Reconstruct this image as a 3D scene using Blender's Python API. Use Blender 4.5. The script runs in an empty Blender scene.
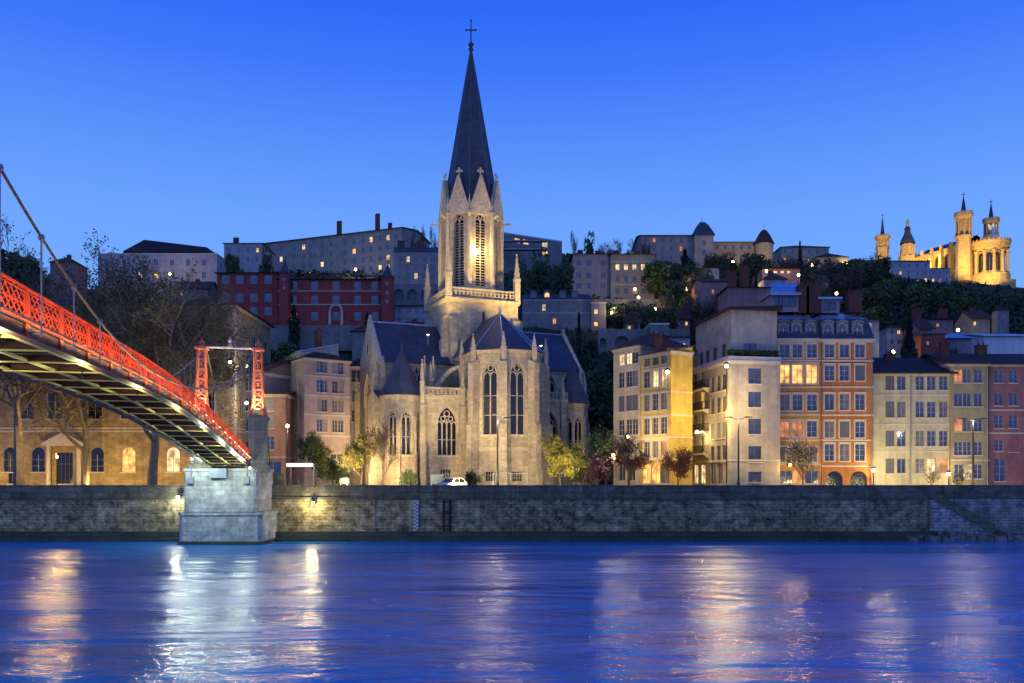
import bpy, math, random
from mathutils import Vector, Matrix
R = math.radians
S = bpy.context.scene
COL = S.collection
F = 850.0          # focal length in pixels of the 1024 px wide frame
HZ = 478.0         # row of the horizon
CZ = 7.0           # eye height above the river
STREET = 5.4       # street level above the river

# ------------------------------------------------------------------ camera, sky, exposure
cd = bpy.data.cameras.new('camera'); cam = bpy.data.objects.new('camera', cd); COL.objects.link(cam)
cam.location = (0, 0, CZ); cam.rotation_euler = (R(90), 0, 0)
cd.sensor_width = 36; cd.lens = 36 * F / 1024; cd.shift_y = (HZ - 341.5) / 1024
cd.clip_end = 8000; cd.clip_start = .1
S.camera = cam
w = bpy.data.worlds.new('World'); S.world = w; w.use_nodes = True
nt = w.node_tree; nt.nodes.clear()
wo = nt.nodes.new('ShaderNodeOutputWorld'); bg = nt.nodes.new('ShaderNodeBackground')
tc = nt.nodes.new('ShaderNodeTexCoord'); sx = nt.nodes.new('ShaderNodeSeparateXYZ')
cr = nt.nodes.new('ShaderNodeValToRGB')
nt.links.new(tc.outputs['Generated'], sx.inputs[0]); nt.links.new(sx.outputs['Z'], cr.inputs[0])
e = cr.color_ramp.elements
SKY = [(0.0, (.20, .45, 1.0)), (.18, (.19, .43, 1.0)), (.28, (.150, .37, 1.0)), (.36, (.098, .275, .97)), (.43, (.048, .19, .95)), (.50, (.022, .130, .92)), (1.0, (.012, .07, .60))]
e[0].position = 0; e[0].color = (*SKY[0][1], 1); e[1].position = 1; e[1].color = (*SKY[-1][1], 1)
for p, c in SKY[1:-1]:
    k = e.new(p); k.color = (*c, 1)
# the half of the sky behind the camera is made paler to fill the facades
mr = nt.nodes.new('ShaderNodeMapRange'); mr.inputs['From Min'].default_value = .2; mr.inputs['From Max'].default_value = -.9
nt.links.new(sx.outputs['Y'], mr.inputs['Value'])
mx = nt.nodes.new('ShaderNodeMix'); mx.data_type = 'RGBA'
nt.links.new(mr.outputs[0], mx.inputs['Factor']); nt.links.new(cr.outputs[0], mx.inputs['A'])
mx.inputs['B'].default_value = (.20, .34, .95, 1)
nt.links.new(mx.outputs['Result'], bg.inputs[0]); nt.links.new(bg.outputs[0], wo.inputs[0])
bg.inputs[1].default_value = 1.0
sd = bpy.data.lights.new('fill_sun', 'SUN'); sun = bpy.data.objects.new('fill_sun', sd); COL.objects.link(sun)
sd.energy = .10; sd.angle = R(60); sd.color = (.5, .62, 1.0)  # weak bluish fill added from behind the camera
sun.rotation_euler = (R(52), 0, R(-28))
S.view_settings.view_transform = 'Standard'; S.view_settings.look = 'None'
S.view_settings.exposure = 0; S.view_settings.gamma = 1
S.render.engine = 'CYCLES'
S.cycles.use_denoising = True
try: S.cycles.denoiser = 'OPENIMAGEDENOISE'
except Exception: pass
S.cycles.max_bounces = 4; S.cycles.diffuse_bounces = 2; S.cycles.glossy_bounces = 3
S.cycles.sample_clamp_indirect = 8; S.cycles.sample_clamp_direct = 0
S.cycles.caustics_reflective = False; S.cycles.caustics_refractive = False
S.cycles.use_light_tree = True

# ------------------------------------------------------------------ points
def PX(px, Y): return (px - 512) / F * Y
def ZY(y, Y): return CZ + (HZ - y) / F * Y
def P(px, y, Y): return Vector((PX(px, Y), Y, ZY(y, Y)))
def UPX(x, Y): return 512 + F * x / Y

# ------------------------------------------------------------------ materials
MATS = {}
def mat(name, col=(.5, .5, .5), rough=.85, var=.18, scale=.35, bump=0, bscale=6, metal=0, brick=None, streak=.15, emis=None, estr=0, spec=.3, coord='UV', mottle=0, mscale=1.2, warp=True):
    if name in MATS: return MATS[name]
    m = bpy.data.materials.new(name); m.use_nodes = True; MATS[name] = m
    n = m.node_tree.nodes; l = m.node_tree.links
    b = n['Principled BSDF']
    b.inputs['Roughness'].default_value = rough; b.inputs['Metallic'].default_value = metal
    b.inputs['Specular IOR Level'].default_value = spec
    t = n.new('ShaderNodeTexCoord')
    def mul(a, c, blend='MULTIPLY', fac=1.0):
        x = n.new('ShaderNodeMix'); x.data_type = 'RGBA'; x.blend_type = blend
        x.inputs['Factor'].default_value = fac
        l.new(a, x.inputs['A']); l.new(c, x.inputs['B']); return x.outputs['Result']
    no = n.new('ShaderNodeTexNoise'); no.inputs['Scale'].default_value = scale; no.inputs['Detail'].default_value = 6; no.inputs['Roughness'].default_value = .65
    l.new(t.outputs[coord], no.inputs['Vector'])
    ra = n.new('ShaderNodeValToRGB'); ra.color_ramp.elements[0].position = .32; ra.color_ramp.elements[1].position = .68
    ra.color_ramp.elements[0].color = (*[c * (1 - var) for c in col], 1); ra.color_ramp.elements[1].color = (*[min(1, c * (1 + var * .6)) for c in col], 1)
    l.new(no.outputs['Fac'], ra.inputs[0]); out = ra.outputs[0]
    if streak:
        mp = n.new('ShaderNodeMapping'); mp.inputs['Scale'].default_value = (1.6, .13, 1.6) if coord == 'UV' else (1.6, 1.6, .13)
        l.new(t.outputs[coord], mp.inputs[0])
        n2 = n.new('ShaderNodeTexNoise'); n2.inputs['Scale'].default_value = 1.0; n2.inputs['Detail'].default_value = 5
        l.new(mp.outputs[0], n2.inputs['Vector'])
        r2 = n.new('ShaderNodeValToRGB'); r2.color_ramp.elements[0].position = .35; r2.color_ramp.elements[1].position = .62
        r2.color_ramp.elements[0].color = (1 - streak * 1.1,) * 3 + (1,); r2.color_ramp.elements[1].color = (1, 1, 1, 1)
        l.new(n2.outputs['Fac'], r2.inputs[0]); out = mul(out, r2.outputs[0])
    if mottle:
        n5 = n.new('ShaderNodeTexNoise'); n5.inputs['Scale'].default_value = mscale; n5.inputs['Detail'].default_value = 8; n5.inputs['Roughness'].default_value = .75
        l.new(t.outputs[coord], n5.inputs['Vector'])
        r5 = n.new('ShaderNodeValToRGB'); r5.color_ramp.elements[0].position = .40; r5.color_ramp.elements[1].position = .60
        r5.color_ramp.elements[0].color = (1 - mottle,) * 3 + (1,); r5.color_ramp.elements[1].color = (1, 1, 1, 1)
        l.new(n5.outputs['Fac'], r5.inputs[0]); out = mul(out, r5.outputs[0])
    hgt = None
    if brick:
        bw, bh, mort, mcol = brick
        bt = n.new('ShaderNodeTexBrick'); bt.inputs['Scale'].default_value = 1
        bt.inputs['Brick Width'].default_value = bw; bt.inputs['Row Height'].default_value = bh
        bt.inputs['Mortar Size'].default_value = mort; bt.inputs['Mortar Smooth'].default_value = .3
        bt.inputs['Color1'].default_value = (1, 1, 1, 1); bt.inputs['Color2'].default_value = (.72, .72, .74, 1)
        bt.inputs['Mortar'].default_value = (mcol,) * 3 + (1,)
        wn = n.new('ShaderNodeTexNoise'); wn.inputs['Scale'].default_value = 1.3; wn.inputs['Detail'].default_value = 3; l.new(t.outputs['UV'], wn.inputs['Vector'])
        wv = n.new('ShaderNodeVectorMath'); wv.operation = 'MULTIPLY_ADD'; wv.inputs[1].default_value = (.22 * bh, .22 * bh, 0) if warp else (0, 0, 0)
        l.new(wn.outputs['Color'], wv.inputs[0]); l.new(t.outputs['UV'], wv.inputs[2]); l.new(wv.outputs[0], bt.inputs['Vector']); out = mul(out, bt.outputs['Color'])
        hgt = bt.outputs['Fac']
    l.new(out, b.inputs['Base Color'])
    if bump:
        bu = n.new('ShaderNodeBump'); bu.inputs['Strength'].default_value = min(1, bump); bu.inputs['Distance'].default_value = .12
        n3 = n.new('ShaderNodeTexNoise'); n3.inputs['Scale'].default_value = bscale; n3.inputs['Detail'].default_value = 4
        l.new(t.outputs[coord], n3.inputs['Vector']); l.new(n3.outputs['Fac'], bu.inputs['Height'])
        if hgt is not None:
            b2 = n.new('ShaderNodeBump'); b2.invert = True; b2.inputs['Strength'].default_value = .6; b2.inputs['Distance'].default_value = .08
            l.new(hgt, b2.inputs['Height']); l.new(b2.outputs[0], bu.inputs['Normal'])
        l.new(bu.outputs[0], b.inputs['Normal'])
    if emis:
        b.inputs['Emission Color'].default_value = (*emis, 1); b.inputs['Emission Strength'].default_value = estr
    return m

def wallm(name, col, var=.16): return mat(name, col, .92, var, .3, .35, 9, streak=.16, mottle=.24, mscale=.55)
def glow(name, col, st):
    if name in MATS: return MATS[name]
    m = mat(name, (.1, .1, .1), .6, 0, streak=0, emis=col, estr=st); return m
def litpane(name, col, st):
    """a lit room behind glass: warm light broken by curtains and furniture"""
    if name in MATS: return MATS[name]
    m = mat(name, (.05, .05, .05), .2, 0, streak=0, emis=col, estr=st)
    n = m.node_tree.nodes; l = m.node_tree.links
    t = n.new('ShaderNodeTexCoord'); oi = n.new('ShaderNodeObjectInfo'); ad = n.new('ShaderNodeVectorMath')
    l.new(t.outputs['Object'], ad.inputs[0]); l.new(oi.outputs['Random'], ad.inputs[1])
    sc = n.new('ShaderNodeVectorMath'); sc.operation = 'SCALE'; sc.inputs['Scale'].default_value = 40
    l.new(oi.outputs['Random'], sc.inputs[0]); l.new(sc.outputs[0], ad.inputs[1])
    no = n.new('ShaderNodeTexNoise'); no.inputs['Scale'].default_value = 1.0; no.inputs['Detail'].default_value = 1
    l.new(ad.outputs[0], no.inputs['Vector'])
    r = n.new('ShaderNodeMapRange'); r.inputs['From Min'].default_value = .3; r.inputs['From Max'].default_value = .7
    r.inputs['To Min'].default_value = st * .25; r.inputs['To Max'].default_value = st * 1.3
    l.new(no.outputs['Fac'], r.inputs['Value']); l.new(r.outputs[0], n['Principled BSDF'].inputs['Emission Strength'])
    return m

STONE = mat('church_stone', (.66, .56, .37), .9, .18, .22, .5, 7, brick=(.95, .36, .02, .78), streak=.16, mottle=.26, mscale=1.1)
STONE2 = mat('carved_stone', (.68, .58, .38), .88, .2, .5, .4, 9, streak=.12, mottle=.3, mscale=2)
SLATE = mat('slate', (.058, .072, .105), .5, .3, .5, .3, 5, brick=(.5, .3, .02, .6), streak=.06)
ZINC = mat('zinc_roof', (.42, .50, .62), .34, .15, .4, .1, 3, brick=(30, .6, .02, .6), streak=.08, spec=.6, metal=.6)
TILE = mat('clay_tile', (.13, .062, .045), .9, .4, .8, .5, 8, brick=(.4, .28, .03, .45), streak=.1)
TILED = mat('dark_tile', (.055, .042, .045), .9, .35, .8, .5, 8, brick=(.4, .28, .03, .45), streak=.1)
GLASS = mat('window_glass', (.085, .11, .17), .10, .6, .35, .12, 3, metal=.45, streak=0, spec=.9, coord='Object')
GLASSD = mat('dark_glass', (.012, .014, .02), .12, .4, 1.2, .2, 3, streak=0, spec=.6)
FRAME = mat('painted_frame', (.36, .35, .34), .6, .1, streak=.05)
FRAMED = mat('dark_frame', (.10, .09, .085), .6, .1, streak=.05)
SHUT = mat('grey_shutter', (.16, .17, .19), .7, .15, brick=(5, .09, .02, .5), streak=.05)
SHUTW = mat('pale_shutter', (.34, .33, .33), .7, .15, brick=(5, .09, .02, .5), streak=.05)
TRIM = mat('limestone_trim', (.58, .51, .41), .88, .14, .6, streak=.12)
IRON = mat('black_iron', (.02, .02, .022), .5, .1, streak=0, metal=.3)
STEEL = mat('galvanised_steel', (.30, .30, .29), .45, .15, streak=.05, metal=.5)
BRICK = mat('chimney_brick', (.26, .10, .065), .9, .25, 1.2, .4, 9, brick=(.3, .1, .02, .55), streak=.1)
LIT = litpane('lit_pane', (1, .47, .11), 1.7)
LITW = litpane('lit_pane_white', (1, .70, .34), 1.3)
LITO = litpane('lit_pane_orange', (1, .33, .08), .9)
BULBW = glow('warm_bulb', (1, .70, .34), 26)
BULBO = glow('sodium_bulb', (1, .52, .14), 22)
BULBC = glow('white_bulb', (.86, 1, .93), 26)

# ------------------------------------------------------------------ mesh builder
class MB:
    def __init__(s, M=None): s.v = []; s.f = []; s.mi = []; s.M = M
    def add(s, pts, faces, mi=0):
        b = len(s.v)
        for p in pts:
            p = Vector(p)
            s.v.append(s.M @ p if s.M is not None else p)
        for f in faces: s.f.append(tuple(b + i for i in f)); s.mi.append(mi)
        return s
    def poly(s, pts, mi=0): return s.add(pts, [tuple(range(len(pts)))], mi)
    def box(s, x0, x1, y0, y1, z0, z1, mi=0):
        return s.add([(x0, y0, z0), (x1, y0, z0), (x1, y1, z0), (x0, y1, z0), (x0, y0, z1), (x1, y0, z1), (x1, y1, z1), (x0, y1, z1)],
                     [(0, 3, 2, 1), (4, 5, 6, 7), (0, 1, 5, 4), (1, 2, 6, 5), (2, 3, 7, 6), (3, 0, 4, 7)], mi)
    def hexa(s, lo, hi, mi=0):
        n = len(lo); fs = [tuple(range(n - 1, -1, -1)), tuple(range(n, 2 * n))]
        for i in range(n): j = (i + 1) % n; fs.append((i, j, n + j, n + i))
        return s.add(list(lo) + list(hi), fs, mi)
    def ring(s, cx, cy, r0, z0, r1, z1, n=8, rot=0, mi=0, caps=True):
        lo = [(cx + r0 * math.cos(rot + 2 * math.pi * i / n), cy + r0 * math.sin(rot + 2 * math.pi * i / n), z0) for i in range(n)]
        if r1 < 1e-4:
            fs = [(i, (i + 1) % n, n) for i in range(n)]
            if caps: fs.append(tuple(range(n - 1, -1, -1)))
            return s.add(lo + [(cx, cy, z1)], fs, mi)
        hi = [(cx + r1 * math.cos(rot + 2 * math.pi * i / n), cy + r1 * math.sin(rot + 2 * math.pi * i / n), z1) for i in range(n)]
        if caps: return s.hexa(lo, hi, mi)
        return s.add(lo + hi, [(i, (i + 1) % n, n + (i + 1) % n, n + i) for i in range(n)], mi)
    def lathe(s, prof, n=10, cx=0, cy=0, rot=0, mi=0):
        for (r0, z0), (r1, z1) in zip(prof, prof[1:]):
            if r0 < 1e-4: r0 = 1e-3
            s.ring(cx, cy, r0, z0, max(r1, 1e-3), z1, n, rot, mi, caps=False)
        return s
    def tube(s, a, b, r0, r1=None, n=5, mi=0, caps=False):
        a = Vector(a); b = Vector(b); r1 = r0 if r1 is None else r1
        d = (b - a)
        if d.length < 1e-6: return s
        d.normalize(); x = d.cross(Vector((0, 0, 1)))
        if x.length < .05: x = d.cross(Vector((1, 0, 0)))
        x.normalize(); y = d.cross(x)
        lo = [a + (x * math.cos(t) + y * math.sin(t)) * r0 for t in [2 * math.pi * i / n for i in range(n)]]
        hi = [b + (x * math.cos(t) + y * math.sin(t)) * r1 for t in [2 * math.pi * i / n for i in range(n)]]
        if caps: return s.hexa(lo, hi, mi)
        return s.add(lo + hi, [(i, (i + 1) % n, n + (i + 1) % n, n + i) for i in range(n)], mi)
    def path(s, pts, r, n=5, mi=0):
        for a, b in zip(pts, pts[1:]): s.tube(a, b, r, r, n, mi)
        return s
    def bar(s, a, b, wd, h, mi=0, up=(0, 0, 1)):
        """a rectangular bar from a to b, wd wide across, h high"""
        a = Vector(a); b = Vector(b); d = (b - a).normalized(); x = d.cross(Vector(up))
        if x.length < .01: x = d.cross(Vector((1, 0, 0)))
        x.normalize(); y = x.cross(d)
        q = lambda p: [p - x * wd / 2 - y * h / 2, p + x * wd / 2 - y * h / 2, p + x * wd / 2 + y * h / 2, p - x * wd / 2 + y * h / 2]
        return s.hexa(q(a), q(b), mi)
    def sphere(s, c, r, n=8, m=5, mi=0, sz=1):
        prof = [(r * math.sin(math.pi * i / m), c[2] - r * sz * math.cos(math.pi * i / m)) for i in range(m + 1)]
        return s.lathe(prof, n, c[0], c[1], 0, mi)
    def mesh(s, name, mats, smooth=False, origin=None):
        me = bpy.data.meshes.new(name)
        vs = s.v if origin is None else [v - origin for v in s.v]
        me.from_pydata([tuple(v) for v in vs], [], s.f)
        if not isinstance(mats, (list, tuple)): mats = [mats]
        for m in mats: me.materials.append(m)
        if len(mats) > 1: me.polygons.foreach_set('material_index', s.mi)
        if smooth: me.polygons.foreach_set('use_smooth', [True] * len(s.f))
        uvl = me.uv_layers.new(name='UVMap')
        uv = []
        for f in s.f:
            a, b_, c = s.v[f[0]], s.v[f[1]], s.v[f[2]]
            n = (b_ - a).cross(c - b_)
            if n.length < 1e-9: n = Vector((0, 0, 1))
            n.normalize()
            if abs(n.z) > .96:
                for i in f: uv += [s.v[i].x, s.v[i].y]
            else:
                t = Vector((-n.y, n.x, 0)).normalized(); sl = math.sqrt(1 - n.z * n.z)
                for i in f: uv += [s.v[i].dot(t), s.v[i].z / sl]
        uvl.data.foreach_set('uv', uv)
        me.update(); return me
    def build(s, name, mats, parent=None, smooth=False):
        """link as one object; the mesh is stored relative to its thing's base"""
        org = WORLDPOS.get(parent.name) if parent is not None else None
        me = s.mesh(name, mats, smooth, org)
        o = bpy.data.objects.new(name, me); COL.objects.link(o)
        if parent is not None: o.parent = parent; WORLDPOS[o.name] = org
        return o
WORLDPOS = {}
def tag(o, label=None, cat=None, group=None, kind=None):
    if label: o['label'] = label
    if cat: o['category'] = cat
    if group: o['group'] = group
    if kind: o['kind'] = kind
    return o
def thing(name, label, cat, loc, group=None):
    o = bpy.data.objects.new(name, None); COL.objects.link(o); o.location = loc; o.empty_display_size = .5
    WORLDPOS[o.name] = Vector(loc); tag(o, label, cat, group); return o
def dup(root, loc, label=None, rz=0, sc=(1, 1, 1), group=None):
    r = root.copy(); COL.objects.link(r); r.location = loc; r.rotation_euler = (0, 0, rz); r.scale = sc
    if label: r['label'] = label
    if group: r['group'] = group
    for ch in root.children:
        c = ch.copy(); COL.objects.link(c); c.parent = r
        for g in ch.children:
            d = g.copy(); COL.objects.link(d); d.parent = c
    return r

# ------------------------------------------------------------------ facades and windows
def archpts(u0, u1, v1, kind, n=7):
    """curve of an arch from (u0, spring) to (u1, spring) with its top at v1"""
    w_ = u1 - u0; pts = []
    if kind == 'round':
        sp = v1 - w_ / 2
        for i in range(2 * n + 1):
            a = math.pi * (1 - i / (2 * n)); pts.append((u0 + w_ / 2 + w_ / 2 * math.cos(a), sp + w_ / 2 * math.sin(a)))
    else:
        sp = v1 - w_ * .866
        for i in range(n + 1):
            a = math.pi - (math.pi / 3) * i / n; pts.append((u1 + w_ * math.cos(a), sp + w_ * math.sin(a)))
        for i in range(1, n + 1):
            a = math.pi / 3 - (math.pi / 3) * i / n; pts.append((u0 + w_ * math.cos(a), sp + w_ * math.sin(a)))
    return sp, pts
def facade(mb, o, u, L, z0, z1, opens, rev=.22, mi=0):
    """a wall with real openings; opens = [(s0, s1, v0, v1, arch)] with v absolute z"""
    o = Vector((o[0], o[1], 0)); inn = Vector((-u[1], u[0], 0)); u = Vector((u[0], u[1], 0))
    q = lambda s, v, d=0: o + u * s + inn * d + Vector((0, 0, v))
    opens = [(max(.02, a), min(L - .02, b), max(z0 + .01, c), min(z1 - .01, d), k) for a, b, c, d, k in opens]
    opens = [x for x in opens if x[1] - x[0] > .05 and x[3] - x[2] > .05]
    us = sorted({0, L} | {round(x, 4) for p in opens for x in p[:2]})
    for a, b in zip(us, us[1:]):
        if b - a < 1e-4: continue
        m = (a + b) / 2; col = sorted([p for p in opens if p[0] < m < p[1]], key=lambda p: p[2])
        z = z0
        for p in col:
            if p[2] > z: mb.poly([q(a, z), q(b, z), q(b, p[2]), q(a, p[2])], mi)
            z = max(z, p[3])
        if z < z1: mb.poly([q(a, z), q(b, z), q(b, z1), q(a, z1)], mi)
    for a, b, c, d, k in opens:
        if k:
            sp, pts = archpts(a, b, d, k); h = len(pts) // 2
            for i in range(h):
                mb.poly([q(a, d), q(*pts[i]), q(*pts[i + 1])], mi)
                j = h + i; mb.poly([q(b, d), q(*pts[j]), q(*pts[j + 1])], mi)
            for p1, p2 in zip(pts, pts[1:]): mb.poly([q(*p1), q(*p2), q(*p2, rev), q(*p1, rev)], mi)
        else:
            sp = d; mb.poly([q(a, d), q(b, d), q(b, d, rev), q(a, d, rev)], mi)
        mb.poly([q(a, c), q(a, sp), q(a, sp, rev), q(a, c, rev)], mi)
        mb.poly([q(b, c), q(b, sp), q(b, sp, rev), q(b, c, rev)], mi)
        mb.poly([q(a, c), q(b, c), q(b, c, rev), q(a, c, rev)], mi)

WM = {}
def winmesh(w_, h, style, arch, fm, pm, simple):
    key = (round(w_, 2), round(h, 2), style, arch, fm.name, pm.name, simple)
    if key in WM: return WM[key]
    fr = MB(); y0, y1 = .10, .17; t = .055 if not simple else .08
    if arch:
        sp, pts = archpts(0, w_, h, arch)
    else: sp = h; pts = [(0, h), (w_, h)]
    if style == 'shut':                                             # closed louvred leaves
        fr.box(.02, w_ / 2 - .01, .05, .10, .02, sp - .02); fr.box(w_ / 2 + .01, w_ - .02, .05, .10, .02, sp - .02)
    else:
        fr.box(0, t, y0, y1, 0, sp); fr.box(w_ - t, w_, y0, y1, 0, sp); fr.box(t, w_ - t, y0, y1, 0, t)
        if arch:
            for a, b in zip(pts, pts[1:]): fr.bar((a[0], (y0 + y1) / 2, a[1]), (b[0], (y0 + y1) / 2, b[1]), t * 2, .07, up=(0, 1, 0))
        else: fr.box(t, w_ - t, y0, y1, h - t, h)
    if style == 'case':
        fr.box(w_ / 2 - t * .7, w_ / 2 + t * .7, y0 - .005, y1 - .01, t, sp - t)
        for k in (1, 2): fr.box(t, w_ - t, y0 + .01, y1 - .02, sp * k / 3 - .02, sp * k / 3 + .02)
    elif style == 'plain':
        fr.box(w_ / 2 - t * .6, w_ / 2 + t * .6, y0 - .005, y1 - .01, t, sp - t)
    elif style == 'grid':
        for k in (1, 2, 3): fr.box(w_ * k / 4 - .03, w_ * k / 4 + .03, y0, y1, t, h - t)
        fr.box(t, w_ - t, y0 + .01, y1 + .01, h * .62, h * .62 + .06)
    elif style in ('gothic', 'louvre'):
        nm = 1 if w_ < 2.6 else 3; rr = .07
        if style == 'gothic':                                       # hood mould proud of the wall
            hp = archpts(-.16, w_ + .16, h + .2, arch)[1]; hy = -.24
            for a, b in zip(hp, hp[1:]): fr.bar((a[0], hy, a[1]), (b[0], hy, b[1]), .2, .2, up=(0, 1, 0))
            for x in (-.16, w_ + .16): fr.box(x - .1, x + .1, hy - .1, hy + .1, hp[0][1] - .9, hp[0][1])
            fr.box(-.3, w_ + .3, hy - .12, .05, -.25, -.01)
        for k in range(1, nm + 1):
            x = w_ * k / (nm + 1); fr.box(x - rr, x + rr, .0, .28, t, sp + (w_ * .25 if k == (nm + 1) // 2 else .05))
        lw = w_ / (nm + 1)
        for k in range(nm + 1):                                     # small arches and foils at the head
            _, ap = archpts(k * lw, (k + 1) * lw, sp + lw * .62, 'point', 4)
            for a, b in zip(ap, ap[1:]): fr.bar((a[0], .14, a[1]), (b[0], .14, b[1]), .13, .12, up=(0, 1, 0))
        hh = h - sp
        for (cx, cz, cr_) in ([(w_ / 2, sp + hh * .62, w_ * .19)] if nm == 1 else [(w_ / 2, sp + hh * .62, w_ * .15), (w_ * .3, sp + hh * .33, w_ * .12), (w_ * .7, sp + hh * .33, w_ * .12)]):
            c = [(cx + cr_ * math.cos(i * math.pi / 5), .14, cz + cr_ * math.sin(i * math.pi / 5)) for i in range(11)]
            for a, b in zip(c, c[1:]): fr.bar(a, b, .12, .12, up=(0, 1, 0))
        nb = int((sp - 1) / 2.6)
        for k in range(1, nb + 1): fr.box(t, w_ - t, .12, .17, sp * k / (nb + 1) - .04, sp * k / (nb + 1) + .04)
        if style == 'louvre':
            z = .25
            while z < sp - .2:
                fr.hexa([(t, .05, z), (w_ - t, .05, z), (w_ - t, .42, z + .22), (t, .42, z + .22)], [(t, .05, z + .05), (w_ - t, .05, z + .05), (w_ - t, .42, z + .27), (t, .42, z + .27)]); z += .42
    pn = MB()
    yy = .14 if style not in ('gothic', 'louvre') else (.22 if style == 'gothic' else .6)
    if style == 'shut': yy = .16
    if arch: pn.poly([(0, yy, 0)] + [(a, yy, b) for a, b in pts] + [(w_, yy, 0)])
    else: pn.poly([(0, yy, 0), (w_, yy, 0), (w_, yy, h), (0, yy, h)])
    if simple:
        b = len(fr.v); fr.v += pn.v; fr.f += [tuple(b + i for i in f) for f in pn.f]; fr.mi += [1] * len(pn.f)
        r = (fr.mesh('window', [fm, pm]), None)
    else: r = (fr.mesh('window', fm), pn.mesh('pane', pm))
    WM[key] = r; return r
SILLM = {}
def window(parent, o, u, s0, s1, v0, v1, style='case', arch=None, fm=None, pm=None, simple=False, sill=True, dep=0, surround=None, open_shut=None):
    fm = fm or FRAME; pm = pm or GLASS; u = Vector((u[0], u[1], 0)); inn = Vector((-u.y, u.x, 0))
    w_, h = s1 - s0, v1 - v0
    me, pe = winmesh(w_, h, style, arch, fm, pm, simple)
    ob = bpy.data.objects.new('window', me); COL.objects.link(ob); ob.parent = parent
    p = Vector((o[0], o[1], 0)) + u * s0 + inn * dep; p.z = v0
    ob.location = p - WORLDPOS[parent.name]; ob.rotation_euler = (0, 0, math.atan2(u.y, u.x))
    if pe is not None:
        pa = bpy.data.objects.new('pane', pe); COL.objects.link(pa); pa.parent = ob
    if sill and not simple:
        k = (round(w_, 2), round(h, 2), bool(surround), arch)
        if k not in SILLM:
            m = MB(); m.box(-.12, w_ + .12, -.12, .06, -.14, -.001)
            if surround:
                m.box(-.17, -.002, -.05, .02, 0, h + .17); m.box(w_ + .002, w_ + .17, -.05, .02, 0, h + .17); m.box(-.002, w_ + .002, -.048, .02, h + .002, h + .19)
                m.box(-.22, w_ + .22, -.13, .02, h + .191, h + .27)
            SILLM[k] = m.mesh('sill', surround or TRIM)
        si = bpy.data.objects.new('sill', SILLM[k]); COL.objects.link(si); si.parent = ob
    if open_shut and not simple:
        k = ('sh', round(w_, 2), round(h, 2), open_shut.name)
        if k not in SILLM:
            m = MB(); hw = w_ / 2 - .02
            m.box(-hw - .03, -.03, -.075, -.03, .02, h - .02)
            m2 = MB(); m2.box(w_ + .03, w_ + .03 + hw, -.075, -.03, .02, h - .02)
            SILLM[k] = (m.mesh('shutter', open_shut), m2.mesh('shutter', open_shut))
        for me_ in SILLM[k]:
            si = bpy.data.objects.new('shutter', me_); COL.objects.link(si); si.parent = ob
    return ob

class Fac:
    def __init__(s, o, u, L): s.o = Vector((o[0], o[1], 0)); s.u = Vector((u[0], u[1], 0)); s.L = L
    def s(s_, px):
        k = (px - 512) / F; return (k * s_.o.y - s_.o.x) / (s_.u.x - k * s_.u.y)
    def Y(s_, px): return s_.o.y + s_.u.y * s_.s(px)
    def z(s_, px, y): return ZY(y, s_.Y(px))

def terr_table():
    Ys = [150, 175, 205, 240, 280, 330, 400, 480, 560]
    T = {-200: [None, 440, 375, 345, 322, 312, 306, 304, 304], 60: [None, 440, 372, 340, 312, 300, 295, 295, 298], 150: [None, 438, 362, 322, 297, 288, 284, 286, 290],
         300: [None, 430, 335, 313, 290, 274, 269, 272, 280], 420: [None, 430, 335, 312, 293, 273, 264, 266, 275], 560: [None, 430, 340, 302, 276, 262, 256, 260, 270],
         700: [None, 430, 345, 308, 280, 263, 255, 258, 268], 850: [None, 430, 352, 322, 298, 281, 272, 268, 268], 960: [None, 430, 360, 330, 312, 299, 290, 283, 283],
         1060: [None, 430, 362, 334, 316, 304, 298, 293, 290], 1300: [None, 440, 375, 350, 335, 325, 320, 318, 318]}
    return Ys, T
TYS, TT = terr_table(); TCS = sorted(TT)
def terr(x, Y):
    if Y <= 150: return STREET
    px = min(max(UPX(x, Y), TCS[0]), TCS[-1]); Yc = min(Y, TYS[-1])
    for i in range(len(TCS) - 1):
        if px <= TCS[i + 1]: break
    a = (px - TCS[i]) / (TCS[i + 1] - TCS[i]); a = a * a * (3 - 2 * a)
    for j in range(len(TYS) - 1):
        if Yc <= TYS[j + 1]: break
    b = (Yc - TYS[j]) / (TYS[j + 1] - TYS[j])
    def zz(c, r):
        y = TT[TCS[c]][r]; return STREET if y is None else ZY(y, TYS[r])
    z = (zz(i, j) * (1 - a) + zz(i + 1, j) * a) * (1 - b) + (zz(i, j + 1) * (1 - a) + zz(i + 1, j + 1) * a) * b
    if Y > TYS[-1]: z -= (Y - TYS[-1]) * .06
    return max(z, 3)

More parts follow.
